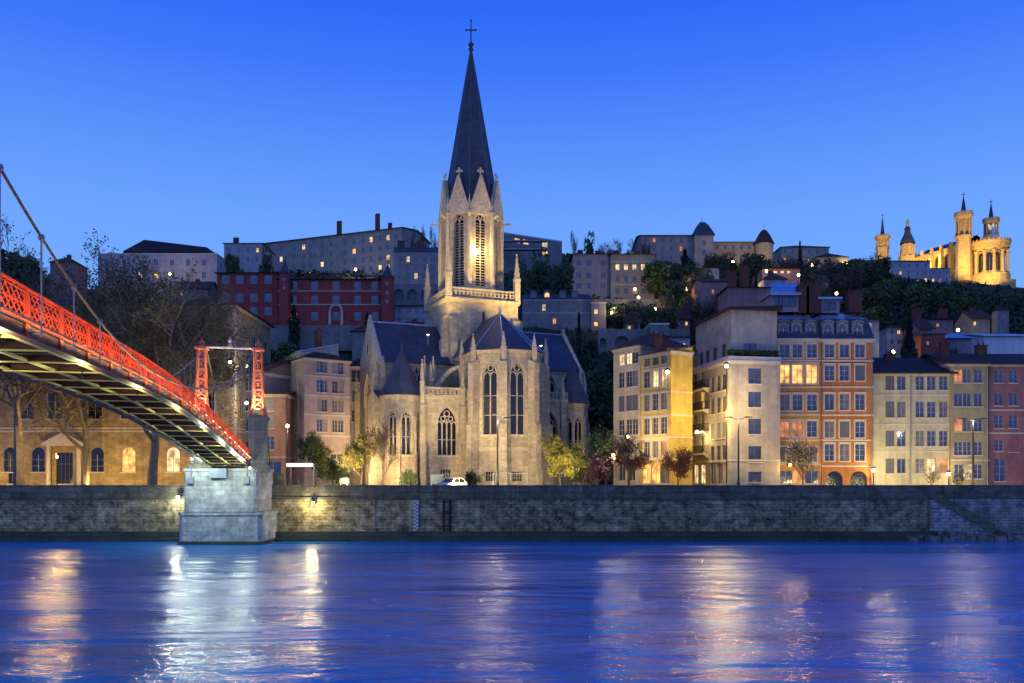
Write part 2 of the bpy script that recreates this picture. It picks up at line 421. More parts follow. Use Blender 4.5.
# ------------------------------------------------------------------ houses
def roofmesh(kind, A, u, L, D, z, h, ov=.5, wall=None):
    """roof over the rectangle A, u*L, inn*D; gable triangles go into the wall mesh"""
    inn = Vector((-u.y, u.x, 0)); A = Vector((A.x, A.y, 0)); m = MB()
    q = lambda a, b, c: A + u * a + inn * b + Vector((0, 0, c)); t = .16
    def slab(pts):
        m.hexa([p - Vector((0, 0, t)) for p in pts], pts)
    if kind == 'gable':
        k = h / (D / 2); zo = z - ov * k
        slab([q(-ov, -ov, zo + t), q(L + ov, -ov, zo + t), q(L + ov, D / 2, z + h + t), q(-ov, D / 2, z + h + t)])
        slab([q(L + ov, D + ov, zo + t), q(-ov, D + ov, zo + t), q(-ov, D / 2 + .004, z + h + t), q(L + ov, D / 2 + .004, z + h + t)])
        if wall is not None:
            for a in (0, L): wall.poly([q(a, 0, z), q(a, D, z), q(a, D / 2, z + h)])
    elif kind == 'cross':                                            # ridge runs front to back, gable to the front
        k = h / (L / 2); zo = z - ov * k
        slab([q(-ov, -ov, zo + t), q(L / 2, -ov, z + h + t), q(L / 2, D + ov, z + h + t), q(-ov, D + ov, zo + t)])
        slab([q(L + ov, D + ov, zo + t), q(L / 2 + .004, D + ov, z + h + t), q(L / 2 + .004, -ov, z + h + t), q(L + ov, -ov, zo + t)])
        if wall is not None:
            for b in (0, D): wall.poly([q(0, b, z), q(L, b, z), q(L / 2, b, z + h)])
    elif kind in ('hip', 'pyr'):
        r = min(D, L) / 2; z += .02
        if L >= D: r1, r2 = q(r, D / 2, z + h), q(L - r, D / 2, z + h)
        else: r1, r2 = q(L / 2, r, z + h), q(L / 2, D - r, z + h)
        a, b, c, d = q(-ov, -ov, z - .1), q(L + ov, -ov, z - .1), q(L + ov, D + ov, z - .1), q(-ov, D + ov, z - .1)
        if (r1 - r2).length < .05: r2 = r1
        if r1 is r2: m.add([a, b, c, d, r1], [(0, 1, 4), (1, 2, 4), (2, 3, 4), (3, 0, 4), (3, 2, 1, 0)])
        elif L >= D: m.add([a, b, c, d, r1, r2], [(0, 1, 5, 4), (1, 2, 5), (2, 3, 4, 5), (3, 0, 4), (3, 2, 1, 0)])
        else: m.add([a, b, c, d, r1, r2], [(0, 1, 4), (1, 2, 5, 4), (2, 3, 5), (3, 0, 4, 5), (3, 2, 1, 0)])
    elif kind == 'mansard':
        i1, h1 = .9, h * .6
        lo = [q(-.15, -.15, z), q(L + .15, -.15, z), q(L + .15, D + .15, z), q(-.15, D + .15, z)]
        mi_ = [q(i1 * .3, i1, z + h1), q(L - i1 * .3, i1, z + h1), q(L - i1 * .3, D - i1, z + h1), q(i1 * .3, D - i1, z + h1)]
        hi = [q(2, D / 2, z + h * 1.0), q(L - 2, D / 2, z + h * 1.0)]
        m.add(lo + mi_, [(0, 1, 5, 4), (1, 2, 6, 5), (2, 3, 7, 6), (3, 0, 4, 7), (3, 2, 1, 0)], 0)
        m.add([p + Vector((0, 0, .01)) for p in mi_] + hi, [(0, 1, 5, 4), (1, 2, 5), (2, 3, 4, 5), (3, 0, 4)], 1)
    elif kind == 'shed':
        slab([q(-ov, -ov, z + .1), q(L + ov, -ov, z + .1), q(L + ov, D, z + h), q(-ov, D, z + h)])
        if wall is not None:
            for a in (0, L): wall.poly([q(a, 0, z), q(a, D, z), q(a, D, z + h)])
    elif kind == 'flat':
        m.hexa([q(0.02, 0.02, z - .3), q(L - .02, 0.02, z - .3), q(L - .02, D - .02, z - .3), q(.02, D - .02, z - .3)], [q(0.02, 0.02, z - .1), q(L - .02, 0.02, z - .1), q(L - .02, D - .02, z - .1), q(.02, D - .02, z - .1)])
        for pts in ((-.1, L + .1, -.1, .25), (-.1, L + .1, D - .25, D + .1), (-.1, .25, .252, D - .252), (L - .25, L + .1, .252, D - .252)):
            m.hexa([q(pts[0], pts[2], z + .003), q(pts[1], pts[2], z + .003), q(pts[1], pts[3], z + .003), q(pts[0], pts[3], z + .003)], [q(pts[0], pts[2], z + h), q(pts[1], pts[2], z + h), q(pts[1], pts[3], z + h), q(pts[0], pts[3], z + h)])
    return m

def chimney(parent, p, z0, h, w_=.9, d=.6, u=Vector((1, 0, 0)), mt=None, pots=2):
    M = Matrix.Translation(Vector((p[0], p[1], 0))) @ Matrix.Rotation(math.atan2(u.y, u.x), 4, 'Z')
    m = MB(M); m.box(-w_ / 2, w_ / 2, -d / 2, d / 2, z0, z0 + h - .001); m.box(-w_ / 2 - .08, w_ / 2 + .08, -d / 2 - .08, d / 2 + .08, z0 + h, z0 + h + .15)
    c = m.build('chimney', mt or BRICK, parent)
    for i in range(pots):
        pm = MB(M); pm.ring((i + .5) / pots * w_ - w_ / 2, 0, .11, z0 + h + .151, .09, z0 + h + .6, 6); pm.build('chimney_pot', TILE, c)
    return c

DORM = (.17, .18, .21)
def dormer(parent, fac, s, z, w_=1.0, h=1.45, dep=1.6, inset=.35, lit=None, mt=None, zm=None):
    u = fac.u; M = Matrix.Translation(fac.o) @ Matrix.Rotation(math.atan2(u.y, u.x), 4, 'Z')
    m = MB(M); a = s - w_ / 2; t = .16
    m.box(a - t, a, inset, dep, z, z + h); m.box(a + w_, a + w_ + t, inset, dep, z, z + h)
    m.box(a - t, a + w_ + t, inset, dep, z + h + .001, z + h + .12)
    n = 6
    lo = [(a - t - .08 + (w_ + 2 * t + .16) * (i / n), 0, z + h + .12 + .32 * math.sin(math.pi * i / n)) for i in range(n + 1)]
    m.hexa([(x, inset - .12, zz) for x, _, zz in lo], [(x, dep + .3, zz) for x, _, zz in lo])
    d = m.build('dormer', [mt or mat('dormer_paint', DORM, .7)], parent)
    WORLDPOS[d.name] = WORLDPOS[parent.name]
    q = fac.o + u * a
    inn = Vector((-u.y, u.x, 0)) * inset
    wob = window(d, q + inn, u, 0.01, w_ - .01, z + .05, z + h - .01, 'case', 'round' if w_ > .9 else None, pm=lit or GLASS, sill=False, simple=True)
    return d

def balcony(parent, fac, s0, s1, z, dep=.9, h=1.0, solid=None):
    M = Matrix.Translation(fac.o) @ Matrix.Rotation(math.atan2(fac.u.y, fac.u.x), 4, 'Z')
    m = MB(M); m.box(s0, s1, -dep, -.002, z - .18, z)
    for s in (s0 + .25, s1 - .25): m.hexa([(s - .1, -.3, z - .5), (s + .1, -.3, z - .5), (s + .1, -.002, z - .7), (s - .1, -.002, z - .7)], [(s - .1, -dep + .1, z - .181), (s + .1, -dep + .1, z - .181), (s + .1, -.002, z - .181), (s - .1, -.002, z - .181)])
    b = m.build('balcony', TRIM, parent)
    r = MB(M)
    for p, q_ in (((s0 + .04, -dep + .04), (s1 - .04, -dep + .04)), ((s0 + .04, -dep + .04), (s0 + .04, -.02)), ((s1 - .04, -dep + .04), (s1 - .04, -.02))):
        r.bar((*p, z + h), (*q_, z + h), .06, .06); r.bar((*p, z + .12), (*q_, z + .12), .04, .04)
        L = math.dist(p, q_); n = max(1, int(L / .16))
        for i in range(n + 1):
            x = p[0] + (q_[0] - p[0]) * i / n; y = p[1] + (q_[1] - p[1]) * i / n
            r.box(x - .018, x + .018, y - .018, y + .018, z, z + h)
    r.build('railing', IRON, b)
    return b

LR = random.Random(12)
CURT = mat('curtained_glass', (.16, .15, .15), .3, .4, 1.5, streak=.3, coord='Object', spec=.8)
def cyc(r, i): return r[i % len(r)]
def house(label, A, B, ytop, D, wm, fr=(), rt=(), lf=(), roof=('hip', 2.5, None), name='townhouse', cat='building', group=None, zref=None, zb=None, cornice=True,
          courses=(), chim=(), pipe=None, simple=False, quoin=False, trimm=None):
    (pa, Ya), (pb, Yb) = A, B
    a = Vector((PX(pa, Ya), Ya, 0)); b = Vector((PX(pb, Yb), Yb, 0)); u = (b - a).normalized(); L = (b - a).length
    inn = Vector((-u.y, u.x, 0)); zt = ZY(ytop, zref if zref else min(Ya, Yb))
    if zb is None:
        zb = min(terr(p.x, p.y) for p in (a, b, a + inn * D, b + inn * D)) - .3
        zb = min(zb, zt - 2)
    t = thing(name, label, cat, (a.x, a.y, zb), group)
    facs = {'f': Fac(a, u, L), 'r': Fac(b, inn, D), 'l': Fac(a + inn * D, -inn, D), 'b': Fac(b + inn * D, -u, L)}
    wall = MB()
    for key, specs in (('f', fr), ('r', rt), ('l', lf), ('b', ())):
        f = facs[key]; ops = []; wl = []
        for sp in specs:
            cols, rows = sp['c'], sp['r']; ww, hh = sp['w'], sp['h']
            for j, y in enumerate(rows):
                if isinstance(cols, int): ss = [(i + .5) / cols * f.L for i in range(cols)]; z = ZY(y, f.o.y if zref is None else zref)
                else: ss = [f.s(p) for p in cols]
                for i, s in enumerate(ss):
                    if (i, j) in sp.get('skip', ()): continue
                    if not isinstance(cols, int): z = f.z(sp.get('ref', cols[i]), y)
                    h_ = hh[j] if isinstance(hh, (list, tuple)) else hh
                    s0, s1, v0, v1 = s - ww / 2, s + ww / 2, z - h_ / 2, z + h_ / 2
                    if v0 < zb + .05: v0 = zb + .1
                    if s0 < .1 or s1 > f.L - .1 or v1 > zt - .05: continue
                    ar = sp.get('arch'); ops.append((s0, s1, v0, v1, ar))
                    pm = sp.get('pm'); lit = sp.get('lit', {})
                    if (i, j) in lit: pm = lit[(i, j)]
                    elif simple and LR.random() < .085 and key == 'f': pm = LR.choice([LIT, LITO, LITW])
                    elif not simple and sp.get('cur', True) and pm is None and LR.random() < .22: pm = CURT
                    st = cyc(sp.get('st', ['case']), i * 3 + j * 5)
                    wl.append((s0, s1, v0, v1, st, ar, sp.get('fm') if st != 'shut' else sp.get('shm', SHUT), pm, sp))
        facade(wall, f.o, f.u, f.L, zb, zt, ops, rev=.25)
        for s0, s1, v0, v1, st, ar, fm, pm, sp in wl:
            window(t, f.o, f.u, s0, s1, v0, v1, st, ar, fm, pm, simple=simple or sp.get('simple', False), surround=sp.get('sur'), open_shut=sp.get('osh'))
    rk, rh, rm = roof[:3]
    rm = rm or TILE
    rms = roofmesh(rk, a, u, L, D, zt, rh, roof[3] if len(roof) > 3 else .5, wall)
    wo_ = wall.build('wall', wm, t)
    rf = rms.build('roof', [rm, roof[4] if len(roof) > 4 else ZINC] if rk == 'mansard' else rm, t)
    M = Matrix.Translation(a) @ Matrix.Rotation(math.atan2(u.y, u.x), 4, 'Z')
    tr = MB(M); any_t = False
    if cornice:
        for (dz, pr, th) in ((-.45, .14, .22), (-.229, .26, .22)):
            tr.box(-pr, L + pr, -pr, -.002, zt + dz, zt + dz + th); tr.box(L + .002, L + pr, 0, D, zt + dz, zt + dz + th); tr.box(-pr, -.002, 0, D, zt + dz, zt + dz + th)
        tr.build('cornice', trimm or TRIM, t); tr = MB(M)
    for y in courses:
        z = ZY(y, min(Ya, Yb)); sc_ = MB(M); sc_.box(-.07, L + .09, -.09, -.002, z, z + .2); sc_.box(L + .002, L + .09, -.002, D, z, z + .2); sc_.build('string_course', trimm or TRIM, t)
    if quoin:
        z = zb
        i = 0
        while z < zt - 1:
            k = .5 if i % 2 else .32
            tr.box(-.05, k, -.05, -.003, z + .01, z + .38); tr.box(L - k, L + .05, -.05, -.003, z + .01, z + .38); z += .4; i += 1
        any_t = True
    if any_t: tr.build('quoins', trimm or TRIM, t)
    if pipe is not None:
        pm_ = MB(M); s = facs['f'].s(pipe) if pipe > 0 else L - .3
        pm_.tube((s, -.1, zb), (s, -.1, zt - .5), .07, .07, 6)
        pm_.build('downpipe', STEEL, t)
    for c in chim:
        p, dd, w_, h, zz = (list(c) + [0])[:5]
        s = facs['f'].s(p); pt = a + u * s + inn * (dd * D)
        chimney(rf, pt, zt + zz, h, w_, .7, u)
    t['_'] = 0; del t['_']
    return t, facs, zt, zb

# ------------------------------------------------------------------ lamps
def light(parent, loc, power, col, r=.2, kind='POINT', to=None, size=R(90), blend=.6):
    ld = bpy.data.lights.new('light', kind); ld.energy = power; ld.color = col; ld.shadow_soft_size = r
    if kind == 'SPOT': ld.spot_size = size; ld.spot_blend = blend
    o = bpy.data.objects.new('light', ld); COL.objects.link(o)
    o.location = Vector(loc)
    if to is not None: o.rotation_euler = (Vector(to) - Vector(loc)).to_track_quat('-Z', 'Y').to_euler()
    if parent is not None: o.location = Vector(loc) - WORLDPOS[parent.name]; o.parent = parent
    return o
WARM = (1, .72, .32); SOD = (1, .56, .13); COOL = (.82, 1, .90)
# ------------------------------------------------------------------ ground, river
def ground():
    m = MB()
    Ys = [98.08, 110, 130, 150, 156, 162, 168, 175, 182, 190, 198, 205, 215, 225, 240, 255, 270, 285, 300, 320, 340, 365, 400, 440, 480, 520, 560, 620, 700, 900, 1300, 2200, 4500]
    ps = [-6000, -3000, -1500, -800, -500, -300] + list(range(-200, 1301, 20)) + [1500, 2000, 3000, 5000, 8000]
    rnd = random.Random(3)
    for Y in Ys:
        for p in ps:
            x = PX(p, Y); z = terr(x, Y)
            if 156 < Y < 700: z += rnd.uniform(-.5, .5)
            m.v.append(Vector((x, Y, z)))
    W = len(ps)
    for j in range(len(Ys) - 1):
        for i in range(W - 1): m.f.append((j * W + i, j * W + i + 1, (j + 1) * W + i + 1, (j + 1) * W + i)); m.mi.append(0)
    g = m.build('ground', mat('hill_earth', (.030, .042, .022), .95, .5, .08, .6, .7, coord='Object', streak=0), smooth=True)
    tag(g, kind='structure')
    r = MB(); r.box(-400, 400, 98.2, 110, STREET - .02, STREET + .012)
    tag(r.build('road', mat('asphalt', (.055, .055, .058), .8, .25, .5, .3, 12, coord='Object', streak=0)), kind='structure')
    k = MB(); k.box(-400, 400, 110.004, 112.2, STREET - .02, STREET + .14); k.box(-400, PX(930, 95) - .01, 95.71, 98.196, STREET - .7, STREET + .13)
    tag(k.build('pavement', mat('pavement_stone', (.22, .21, .20), .85, .2, .6, .2, 8, coord='Object', streak=0, brick=(.8, .5, .02, .6))), kind='structure')
    bed = MB(); bed.box(-2500, 2500, -300, 95.4, -6, -5.5)
    tag(bed.build('riverbed', mat('river_mud', (.05, .05, .045), .95, .3, .1, coord='Object', streak=0)), kind='structure')
ground()

def river():
    m = MB(); m.poly([(-2500, -300, 0), (2500, -300, 0), (2500, 97.9, 0), (-2500, 97.9, 0)])
    mt = bpy.data.materials.new('river_water'); mt.use_nodes = True
    n = mt.node_tree.nodes; l = mt.node_tree.links; b = n['Principled BSDF']
    b.inputs['Base Color'].default_value = (.001, .145, .40, 1); b.inputs['Roughness'].default_value = .16  # even blue body colour stands in for the reflected sky
    b.inputs['IOR'].default_value = 1.5; b.inputs['Specular IOR Level'].default_value = .6
    b.inputs['Specular Tint'].default_value = (.74, .96, 1, 1)
    t = n.new('ShaderNodeTexCoord')
    def nz(sx_, sy, det, dist=0, rot=0):
        mp = n.new('ShaderNodeMapping'); mp.inputs['Scale'].default_value = (sx_, sy, 1); mp.inputs['Rotation'].default_value = (0, 0, rot)
        l.new(t.outputs['Object'], mp.inputs[0]); x = n.new('ShaderNodeTexNoise'); x.inputs['Scale'].default_value = 1; x.inputs['Detail'].default_value = det
        x.inputs['Distortion'].default_value = dist; l.new(mp.outputs[0], x.inputs['Vector']); return x.outputs['Fac']
    def bump(h, dist, prev=None, st=1):
        x = n.new('ShaderNodeBump'); x.inputs['Distance'].default_value = dist; x.inputs['Strength'].default_value = st; l.new(h, x.inputs['Height'])
        if prev is not None: l.new(prev, x.inputs['Normal'])
        return x.outputs[0]
    a = bump(nz(.03, .13, 3, .8, R(4)), .9)
    c = bump(nz(.40, 1.0, 4, .5, R(-6)), .19, a)
    d = bump(nz(2.0, 3.4, 3, .4), .06, c)
    l.new(d, b.inputs['Normal'])
    # calm and ruffled patches
    q = nz(.02, .11, 4, .8, R(3)); mr = n.new('ShaderNodeMapRange'); mr.inputs['From Min'].default_value = .38; mr.inputs['From Max'].default_value = .62
    mr.inputs['To Min'].default_value = .13; mr.inputs['To Max'].default_value = .30
    l.new(q, mr.inputs['Value']); l.new(mr.outputs[0], b.inputs['Roughness'])
    tag(m.build('water', mt), kind='structure')
river()

# ------------------------------------------------------------------ quay wall and stairs
QST = mat('quay_stone', (.60, .51, .28), .92, .5, .14, .9, 3.5, brick=(1.0, .34, .03, .55), streak=.26, mottle=.75, mscale=1.1)  # warm lamp light is put into the stone colour
QST2 = mat('quay_coping', (.24, .225, .15), .9, .35, .3, .6, 5, brick=(1.8, .68, .03, .45), streak=.2, mottle=.5, mscale=.9)
QLOW = mat('wet_algae_stone', (.07, .085, .06), .6, .4, .3, .6, 5, brick=(1.5, .5, .03, .5), streak=.1)
def quay():
    t = thing('quay_wall', 'long weathered stone quay wall with a dark parapet above the river', 'wall', (0, 95, 0))
    xr = PX(930, 95)
    m = MB(); m.box(-400, xr, 95, 96.1, -5.4, 4.6)
    # shallow masonry piers and blocked arches relieve the face
    for px in (118, 372, 640, 800): m.box(PX(px, 95), PX(px, 95) + .35, 94.86, 94.999, 1.3, 4.6)
    m.box(xr - 1.0, xr, 96.103, 98.0, -5.4, 4.6); m.box(xr - .45, xr, 95.72, 98.0, 4.86, 6.19)
    m.build('masonry', QST, t)
    m = MB(); m.box(-400, xr, 95.12, 95.7, 4.85, 6.2); m.build('parapet', QST2, t)
    m = MB(); m.box(-400, xr + .1, 94.85, 95.95, 4.602, 4.848); m.build('string_course', QST2, t)
    m = MB(); m.box(-400, xr + .5, 94.2, 94.997, -5.4, 1.05); m.box(-400, xr + 6, 93.5, 94.197, -5.4, .35); m.build('footing', QLOW, t)
    t2 = thing('stair_wall', 'paler recessed quay wall behind the stone stairs', 'wall', (xr, 97.6, 0))
    PQ = mat('pale_quay_stone', (.58, .55, .50), .92, .4, .25, .8, 4, brick=(.9, .36, .04, .45), streak=.2, mottle=.6, mscale=.8)
    m = MB(); m.box(xr + .003, 400, 97.6, 98.07, -5.4, 4.6); m.build('masonry', PQ, t2)
    m = MB(); m.box(xr + .003, 400, 97.55, 98.05, 4.603, 6.2); m.build('parapet', QST2, t2)
    t3 = thing('stone_stairs', 'stone stairs running down along the quay wall to a rough landing', 'stairs', (xr, 96, 0))
    x0, x1 = PX(932, 95.2), PX(990, 95.2); m = MB(); n = 18; z0, z1 = 5.2, 1.2
    for i in range(n):
        a = x0 + (x1 - x0) * i / n; b = x0 + (x1 - x0) * (i + 1) / n; z = z0 + (z1 - z0) * i / n
        m.box(a, b, 95.45, 97.55, -2, z)
    m.build('step', QST2, t3)
    m = MB()
    m.hexa([(x0 - 1, 95.05, z0 + .0), (x1 + .5, 95.05, z1 - .5), (x1 + .5, 95.4, z1 - .5), (x0 - 1, 95.4, z0)], [(x0 - 1, 95.05, z0 + .95), (x1 + .5, 95.05, z1 + .65), (x1 + .5, 95.4, z1 + .65), (x0 - 1, 95.4, z0 + .95)])
    m.build('side_wall', QST2, t3); m = MB(); m.hexa([(x0 - 1, 95.15, -2), (x1 + .5, 95.15, -2), (x1 + .5, 95.35, -2), (x0 - 1, 95.35, -2)], [(x0 - 1, 95.15, z0), (x1 + .5, 95.15, z1 - .5), (x1 + .5, 95.35, z1 - .5), (x0 - 1, 95.35, z0)])
    m.build('stair_base', PQ, t3)
    m = MB(); rnd = random.Random(4); x = PX(905, 94)
    while x < PX(1060, 94):
        w_ = rnd.uniform(.8, 2.2); h = rnd.uniform(.5, 1.15); y = rnd.uniform(92.6, 93.4)
        m.hexa([(x, y, -3), (x + w_, y + rnd.uniform(-.3, .3), -3), (x + w_, 97.5, -3), (x, 97.5, -3)], [(x + .15, y + .3, h), (x + w_ - .1, y + .3, h - .15), (x + w_ - .1, 97.5, h + .2), (x + .1, 97.5, h + .2)]); x += w_ * .93
    m.build('landing', mat('landing_rock', (.26, .25, .22), .95, .5, .6, .9, 2, streak=0, mottle=.7, mscale=1.5), t3)
    # water gauge, pipe
    g = thing('water_gauge', 'white river gauge board fixed upright on the quay wall', 'gauge', (PX(416, 94.9), 94.9, 0))
    m = MB(); x = PX(416, 94.9); m.box(x - .28, x + .28, 94.84, 94.998, 1.1, 4.5); m.build('board', mat('gauge_white', (.60, .58, .56), .6, .2, 1, streak=.15), g)
    m = MB()
    for i in range(16): m.box(x - .27 if i % 2 else x, x if i % 2 else x + .27, 94.832, 94.838, 1.15 + i * .2, 1.28 + i * .2)
    m.build('tick_marks', mat('gauge_dark', (.12, .10, .12), .7), g)
    g = thing('drain_pipe', 'dark iron drain pipe running down the quay wall beside the gauge', 'pipe', (PX(447, 94.9), 94.9, 0))
    for dx in (-.35, .35):
        m = MB(); x = PX(447, 94.8) + dx; m.tube((x, 94.72, .6), (x, 94.72, 4.6), .13, .13, 8); m.build('pipe', IRON, g)
    for z in (1.6, 3.2, 4.3): m = MB(); m.box(x - .95, x + .22, 94.66, 94.84, z, z + .08); m.build('bracket', IRON, g)
    for px in (690, 768, 560):
        g = thing('mooring_ring', {690: 'iron mooring ring on the wall below the yellow house', 768: 'iron mooring ring on the wall below the white corner house', 560: 'iron mooring ring on the wall below the bright yellow tree'}[px], 'mooring ring', (PX(px, 94.9), 94.9, 2.2))
        m = MB(); x = PX(px, 94.9); m.box(x - .1, x + .1, 94.8, 94.998, 2.4, 2.6)
        m.path([(x + .28 * math.sin(i * math.pi / 5), 94.78, 2.15 + .28 * math.cos(i * math.pi / 5)) for i in range(11)], .04, 5); m.build('ring', IRON, g)
quay()

# ------------------------------------------------------------------ suspension footbridge
RED = mat('red_paint', (.78, .085, .02), .45, .15, .8, .1, 6, streak=.06)
PYL = mat('pylon_red_paint', (.80, .20, .09), .5, .15, .8, .1, 6, streak=.06)
MAROON = mat('maroon_girder', (.06, .012, .03), .5, .2, .5, streak=.1)
BEAM = mat('lamp_tinted_underside', (.62, .56, .16), .6, .2, .6, streak=.1)  # yellow-green lamp light is put into the beam colour
DECKW = mat('deck_boards', (.012, .012, .012), .8, .3, 1, .3, 5, brick=(3, .2, .03, .3), streak=0)
PIER = mat('pier_limestone', (.60, .62, .57), .9, .26, .35, .7, 4, brick=(1.3, .48, .018, .72), streak=.2, mottle=.4, mscale=.9)
def interp(tb, t):
    for i in range(len(tb) - 1):
        if t <= tb[i + 1][0] or i == len(tb) - 2:
            a = (t - tb[i][0]) / (tb[i + 1][0] - tb[i][0])
            p0 = tb[max(i - 1, 0)]; p3 = tb[min(i + 2, len(tb) - 1)]
            m1 = (tb[i + 1][1] - p0[1]) / (tb[i + 1][0] - p0[0]); m2 = (p3[1] - tb[i][1]) / (p3[0] - tb[i][0]); h = tb[i + 1][0] - tb[i][0]
            return (2 * a**3 - 3 * a * a + 1) * tb[i][1] + (a**3 - 2 * a * a + a) * h * m1 + (-2 * a**3 + 3 * a * a) * tb[i + 1][1] + (a**3 - a * a) * h * m2
DZ = [(0, 10.4), (12, 10.9), (23, 11.2), (33, 11.32), (46, 11.32), (58, 10.85), (70, 10.0), (80, 9.2), (90, 8.45), (97, 7.9)]
BW = 4.2; EA, EB = -9.33, -.205
_n = Vector((-1, EB, 0)).normalized()
def bp(t, off, dz=0): return Vector((EA + EB * t, t, interp(DZ, t) + dz)) + _n * off
T0, T1 = 3, 93
def bridge():
    t = thing('footbridge', 'red latticed suspension footbridge over the river at left', 'bridge', (EA + EB * 46, 46, 0))
    def strip(m, a, b, z0, z1, step=1.5):
        x = T0
        while x < T1:
            y = min(x + step, T1)
            lo = [bp(x, a, z0), bp(x, b, z0), bp(y, b, z0), bp(y, a, z0)]; hi = [bp(x, a, z1), bp(x, b, z1), bp(y, b, z1), bp(y, a, z1)]
            m.hexa(lo, hi); x = y
    for k, (a, b) in enumerate(((0, .12), (BW - .12, BW))):
        m = MB(); strip(m, a, b, 0, .36); strip(m, a - .08 if k == 0 else a, b if k == 0 else b + .08, .361, .42); strip(m, a - .10, b + .10, -.06, -.001); m.build('girder', MAROON, t)
    m = MB(); strip(m, .125, BW - .125, .28, .36); m.build('deck', DECKW, t)
    m = MB()
    for off, hw in ((.42, .10), (BW / 2, .09), (BW - .42, .08)): strip(m, off - hw, off + hw, -.02, .06)
    x = T0 + .4; k = 0; SP = 3.15
    while x < T1 - .5:
        a, b = bp(x, .12, -.03), bp(x, BW - .12, -.03); m.bar(a, b, .26, .04); m.bar(a + Vector((0, 0, .15)), b + Vector((0, 0, .15)), .04, .25, 1)
        if False: c, d = (bp(x, .15, -.03), bp(x + SP, BW - .15, -.03)) if k % 2 else (bp(x, BW - .15, -.03), bp(x + SP, .15, -.03)); m.bar(c, d, .10, .05)
        x += SP; k += 1
    m.build('underside_frame', [BEAM, MAROON], t)
    posts = []
    x = T0 + .4
    while x < T1 - .5: posts.append(x); x += SP
    H0, H1 = .42, 1.42
    for off, sgn in ((-.02, -1), (BW + .02, 1)):
        m = MB(); x = T0
        while x < T1 - 1.25:
            for (z0, z1) in ((H0, H1), (H1, H0)): m.bar(bp(x, off, z0), bp(x + 1.25, off, z1), .022, .030)
            x += .42
        for z in (H0 + .04, (H0 + H1) / 2, H1 - .12):
            x = T0
            while x < T1: y = min(x + 1.5, T1); m.bar(bp(x, off - .012, z), bp(y, off - .012, z), .02, .035); x = y
        x = T0
        while x < T1: y = min(x + 1.5, T1); m.bar(bp(x, off, H1), bp(y, off, H1), .11, .07); x = y
        m.build('lattice_railing', RED, t)
        for x in posts:
            m = MB(); m.hexa([bp(x - .17, off - .03, .0), bp(x - .17, off + .03, .0), bp(x + .17, off + .03, .0), bp(x + .17, off - .03, .0)], [bp(x - .17, off - .03, H1 + .03), bp(x - .17, off + .03, H1 + .03), bp(x + .17, off + .03, H1 + .03), bp(x + .17, off - .03, H1 + .03)])
            m.build('railing_post', RED, t)
    def cz(s):
        return 12.1 + (.0088 if s < 41 else 8.9 / 50.5 ** 2) * (s - 41) ** 2
    for off in (-.42, BW + .42):
        pts = []
        for i in range(61):
            s = 9 + (91.5 - 9) * i / 60; p = bp(s, off); p.z = cz(s); pts.append(p)
        m = MB(); m.path(pts, .048, 6)
        q = bp(118, off); q.z = STREET + .3; m.tube(pts[-1], q, .075, .075, 6)
        m.build('main_cable', mat('cable_steel', (.20, .21, .16), .5, .15, metal=.2, streak=0), t)
        for x in posts:
            if x < 9.5: continue
            m = MB(); p = bp(x, off); a = p.copy(); a.z = cz(x); b = bp(x, off, .0)
            if a.z > b.z + .3:
                m.tube(a, b, .028, .028, 5); m.sphere(a, .11, 6, 4)
            m.bar(b + Vector((0, 0, .1)), bp(x, off * .1 if off < 0 else BW, .1), .06, .06)
            m.build('hanger', STEEL, t)
    # pylons on the pier
    pys = []
    for off, px in ((-.75, 258), (BW + .85, 205)):
        c = bp(91.5, off); M = Matrix.Translation((c.x, c.y, 0)) @ Matrix.Rotation(math.atan2(.205, 1), 4, 'Z')
        m = MB(M); m.box(-.95, .95, -1.0, 1.0, 8.0, 13.2); m.box(-1.1, 1.1, -1.15, 1.15, 13.201, 13.55); m.box(-1.15, 1.15, -1.2, 1.2, 7.6, 8.4)
        m.build('pedestal', mat('pylon_pedestal', (.26, .24, .17), .9, .2, .5, .5, 5, brick=(.9, .45, .02, .5), streak=.15), t)
        m = MB(M)
        for sx_ in (-1, 1):
            for sy in (-1, 1):
                m.tube((sx_ * .85, sy * .85, 13.55), (sx_ * .50, sy * .50, 15.2), .12, .11, 6); m.tube((sx_ * .50, sy * .50, 15.2), (sx_ * .36, sy * .36, 20.7), .11, .10, 6)
        z = 14.4; k = 0
        while z < 20.4:
            r0 = .62 if z < 15 else .50 - (z - 15) * .022
            for a, b in (((-1, -1), (1, -1)), ((1, -1), (1, 1)), ((1, 1), (-1, 1)), ((-1, 1), (-1, -1))):
                m.bar((a[0] * r0, a[1] * r0, z), (b[0] * r0, b[1] * r0, z + 1.05), .04, .07); m.bar((a[0] * r0, a[1] * r0, z), (b[0] * r0, b[1] * r0, z), .05, .12)
            z += 1.05
        m.box(-.65, .65, -.65, .65, 20.7, 20.9); m.lathe([(.5, 20.9), (.25, 21.1), (.42, 21.35), (.15, 21.6), (.0, 22)], 8)
        m.box(-.72, .72, -.72, .72, 13.551, 13.8)
        m.build('pylon', PYL, t); pys.append(c)
        for k_, dy in enumerate((-1.25, .0)):
            lp = Vector((c.x + .1, c.y + dy, 13.9 if dy else 14.0)); light(t, lp, 2600 if dy else 1500, (1, .68, .42), .15, 'SPOT', (c.x, c.y - .2, 19.5), R(100), .8)
            m = MB(); m.box(lp.x - .14, lp.x + .14, lp.y - .14, lp.y + .1, 13.62, 13.8); m.build('uplight', STEEL, t)
    m = MB(); a, b = pys; A_ = Vector((a.x, a.y, 20.95)); B_ = Vector((b.x, b.y, 20.95))
    m.tube(A_, B_, .12, .12, 8)
    d = B_ - A_
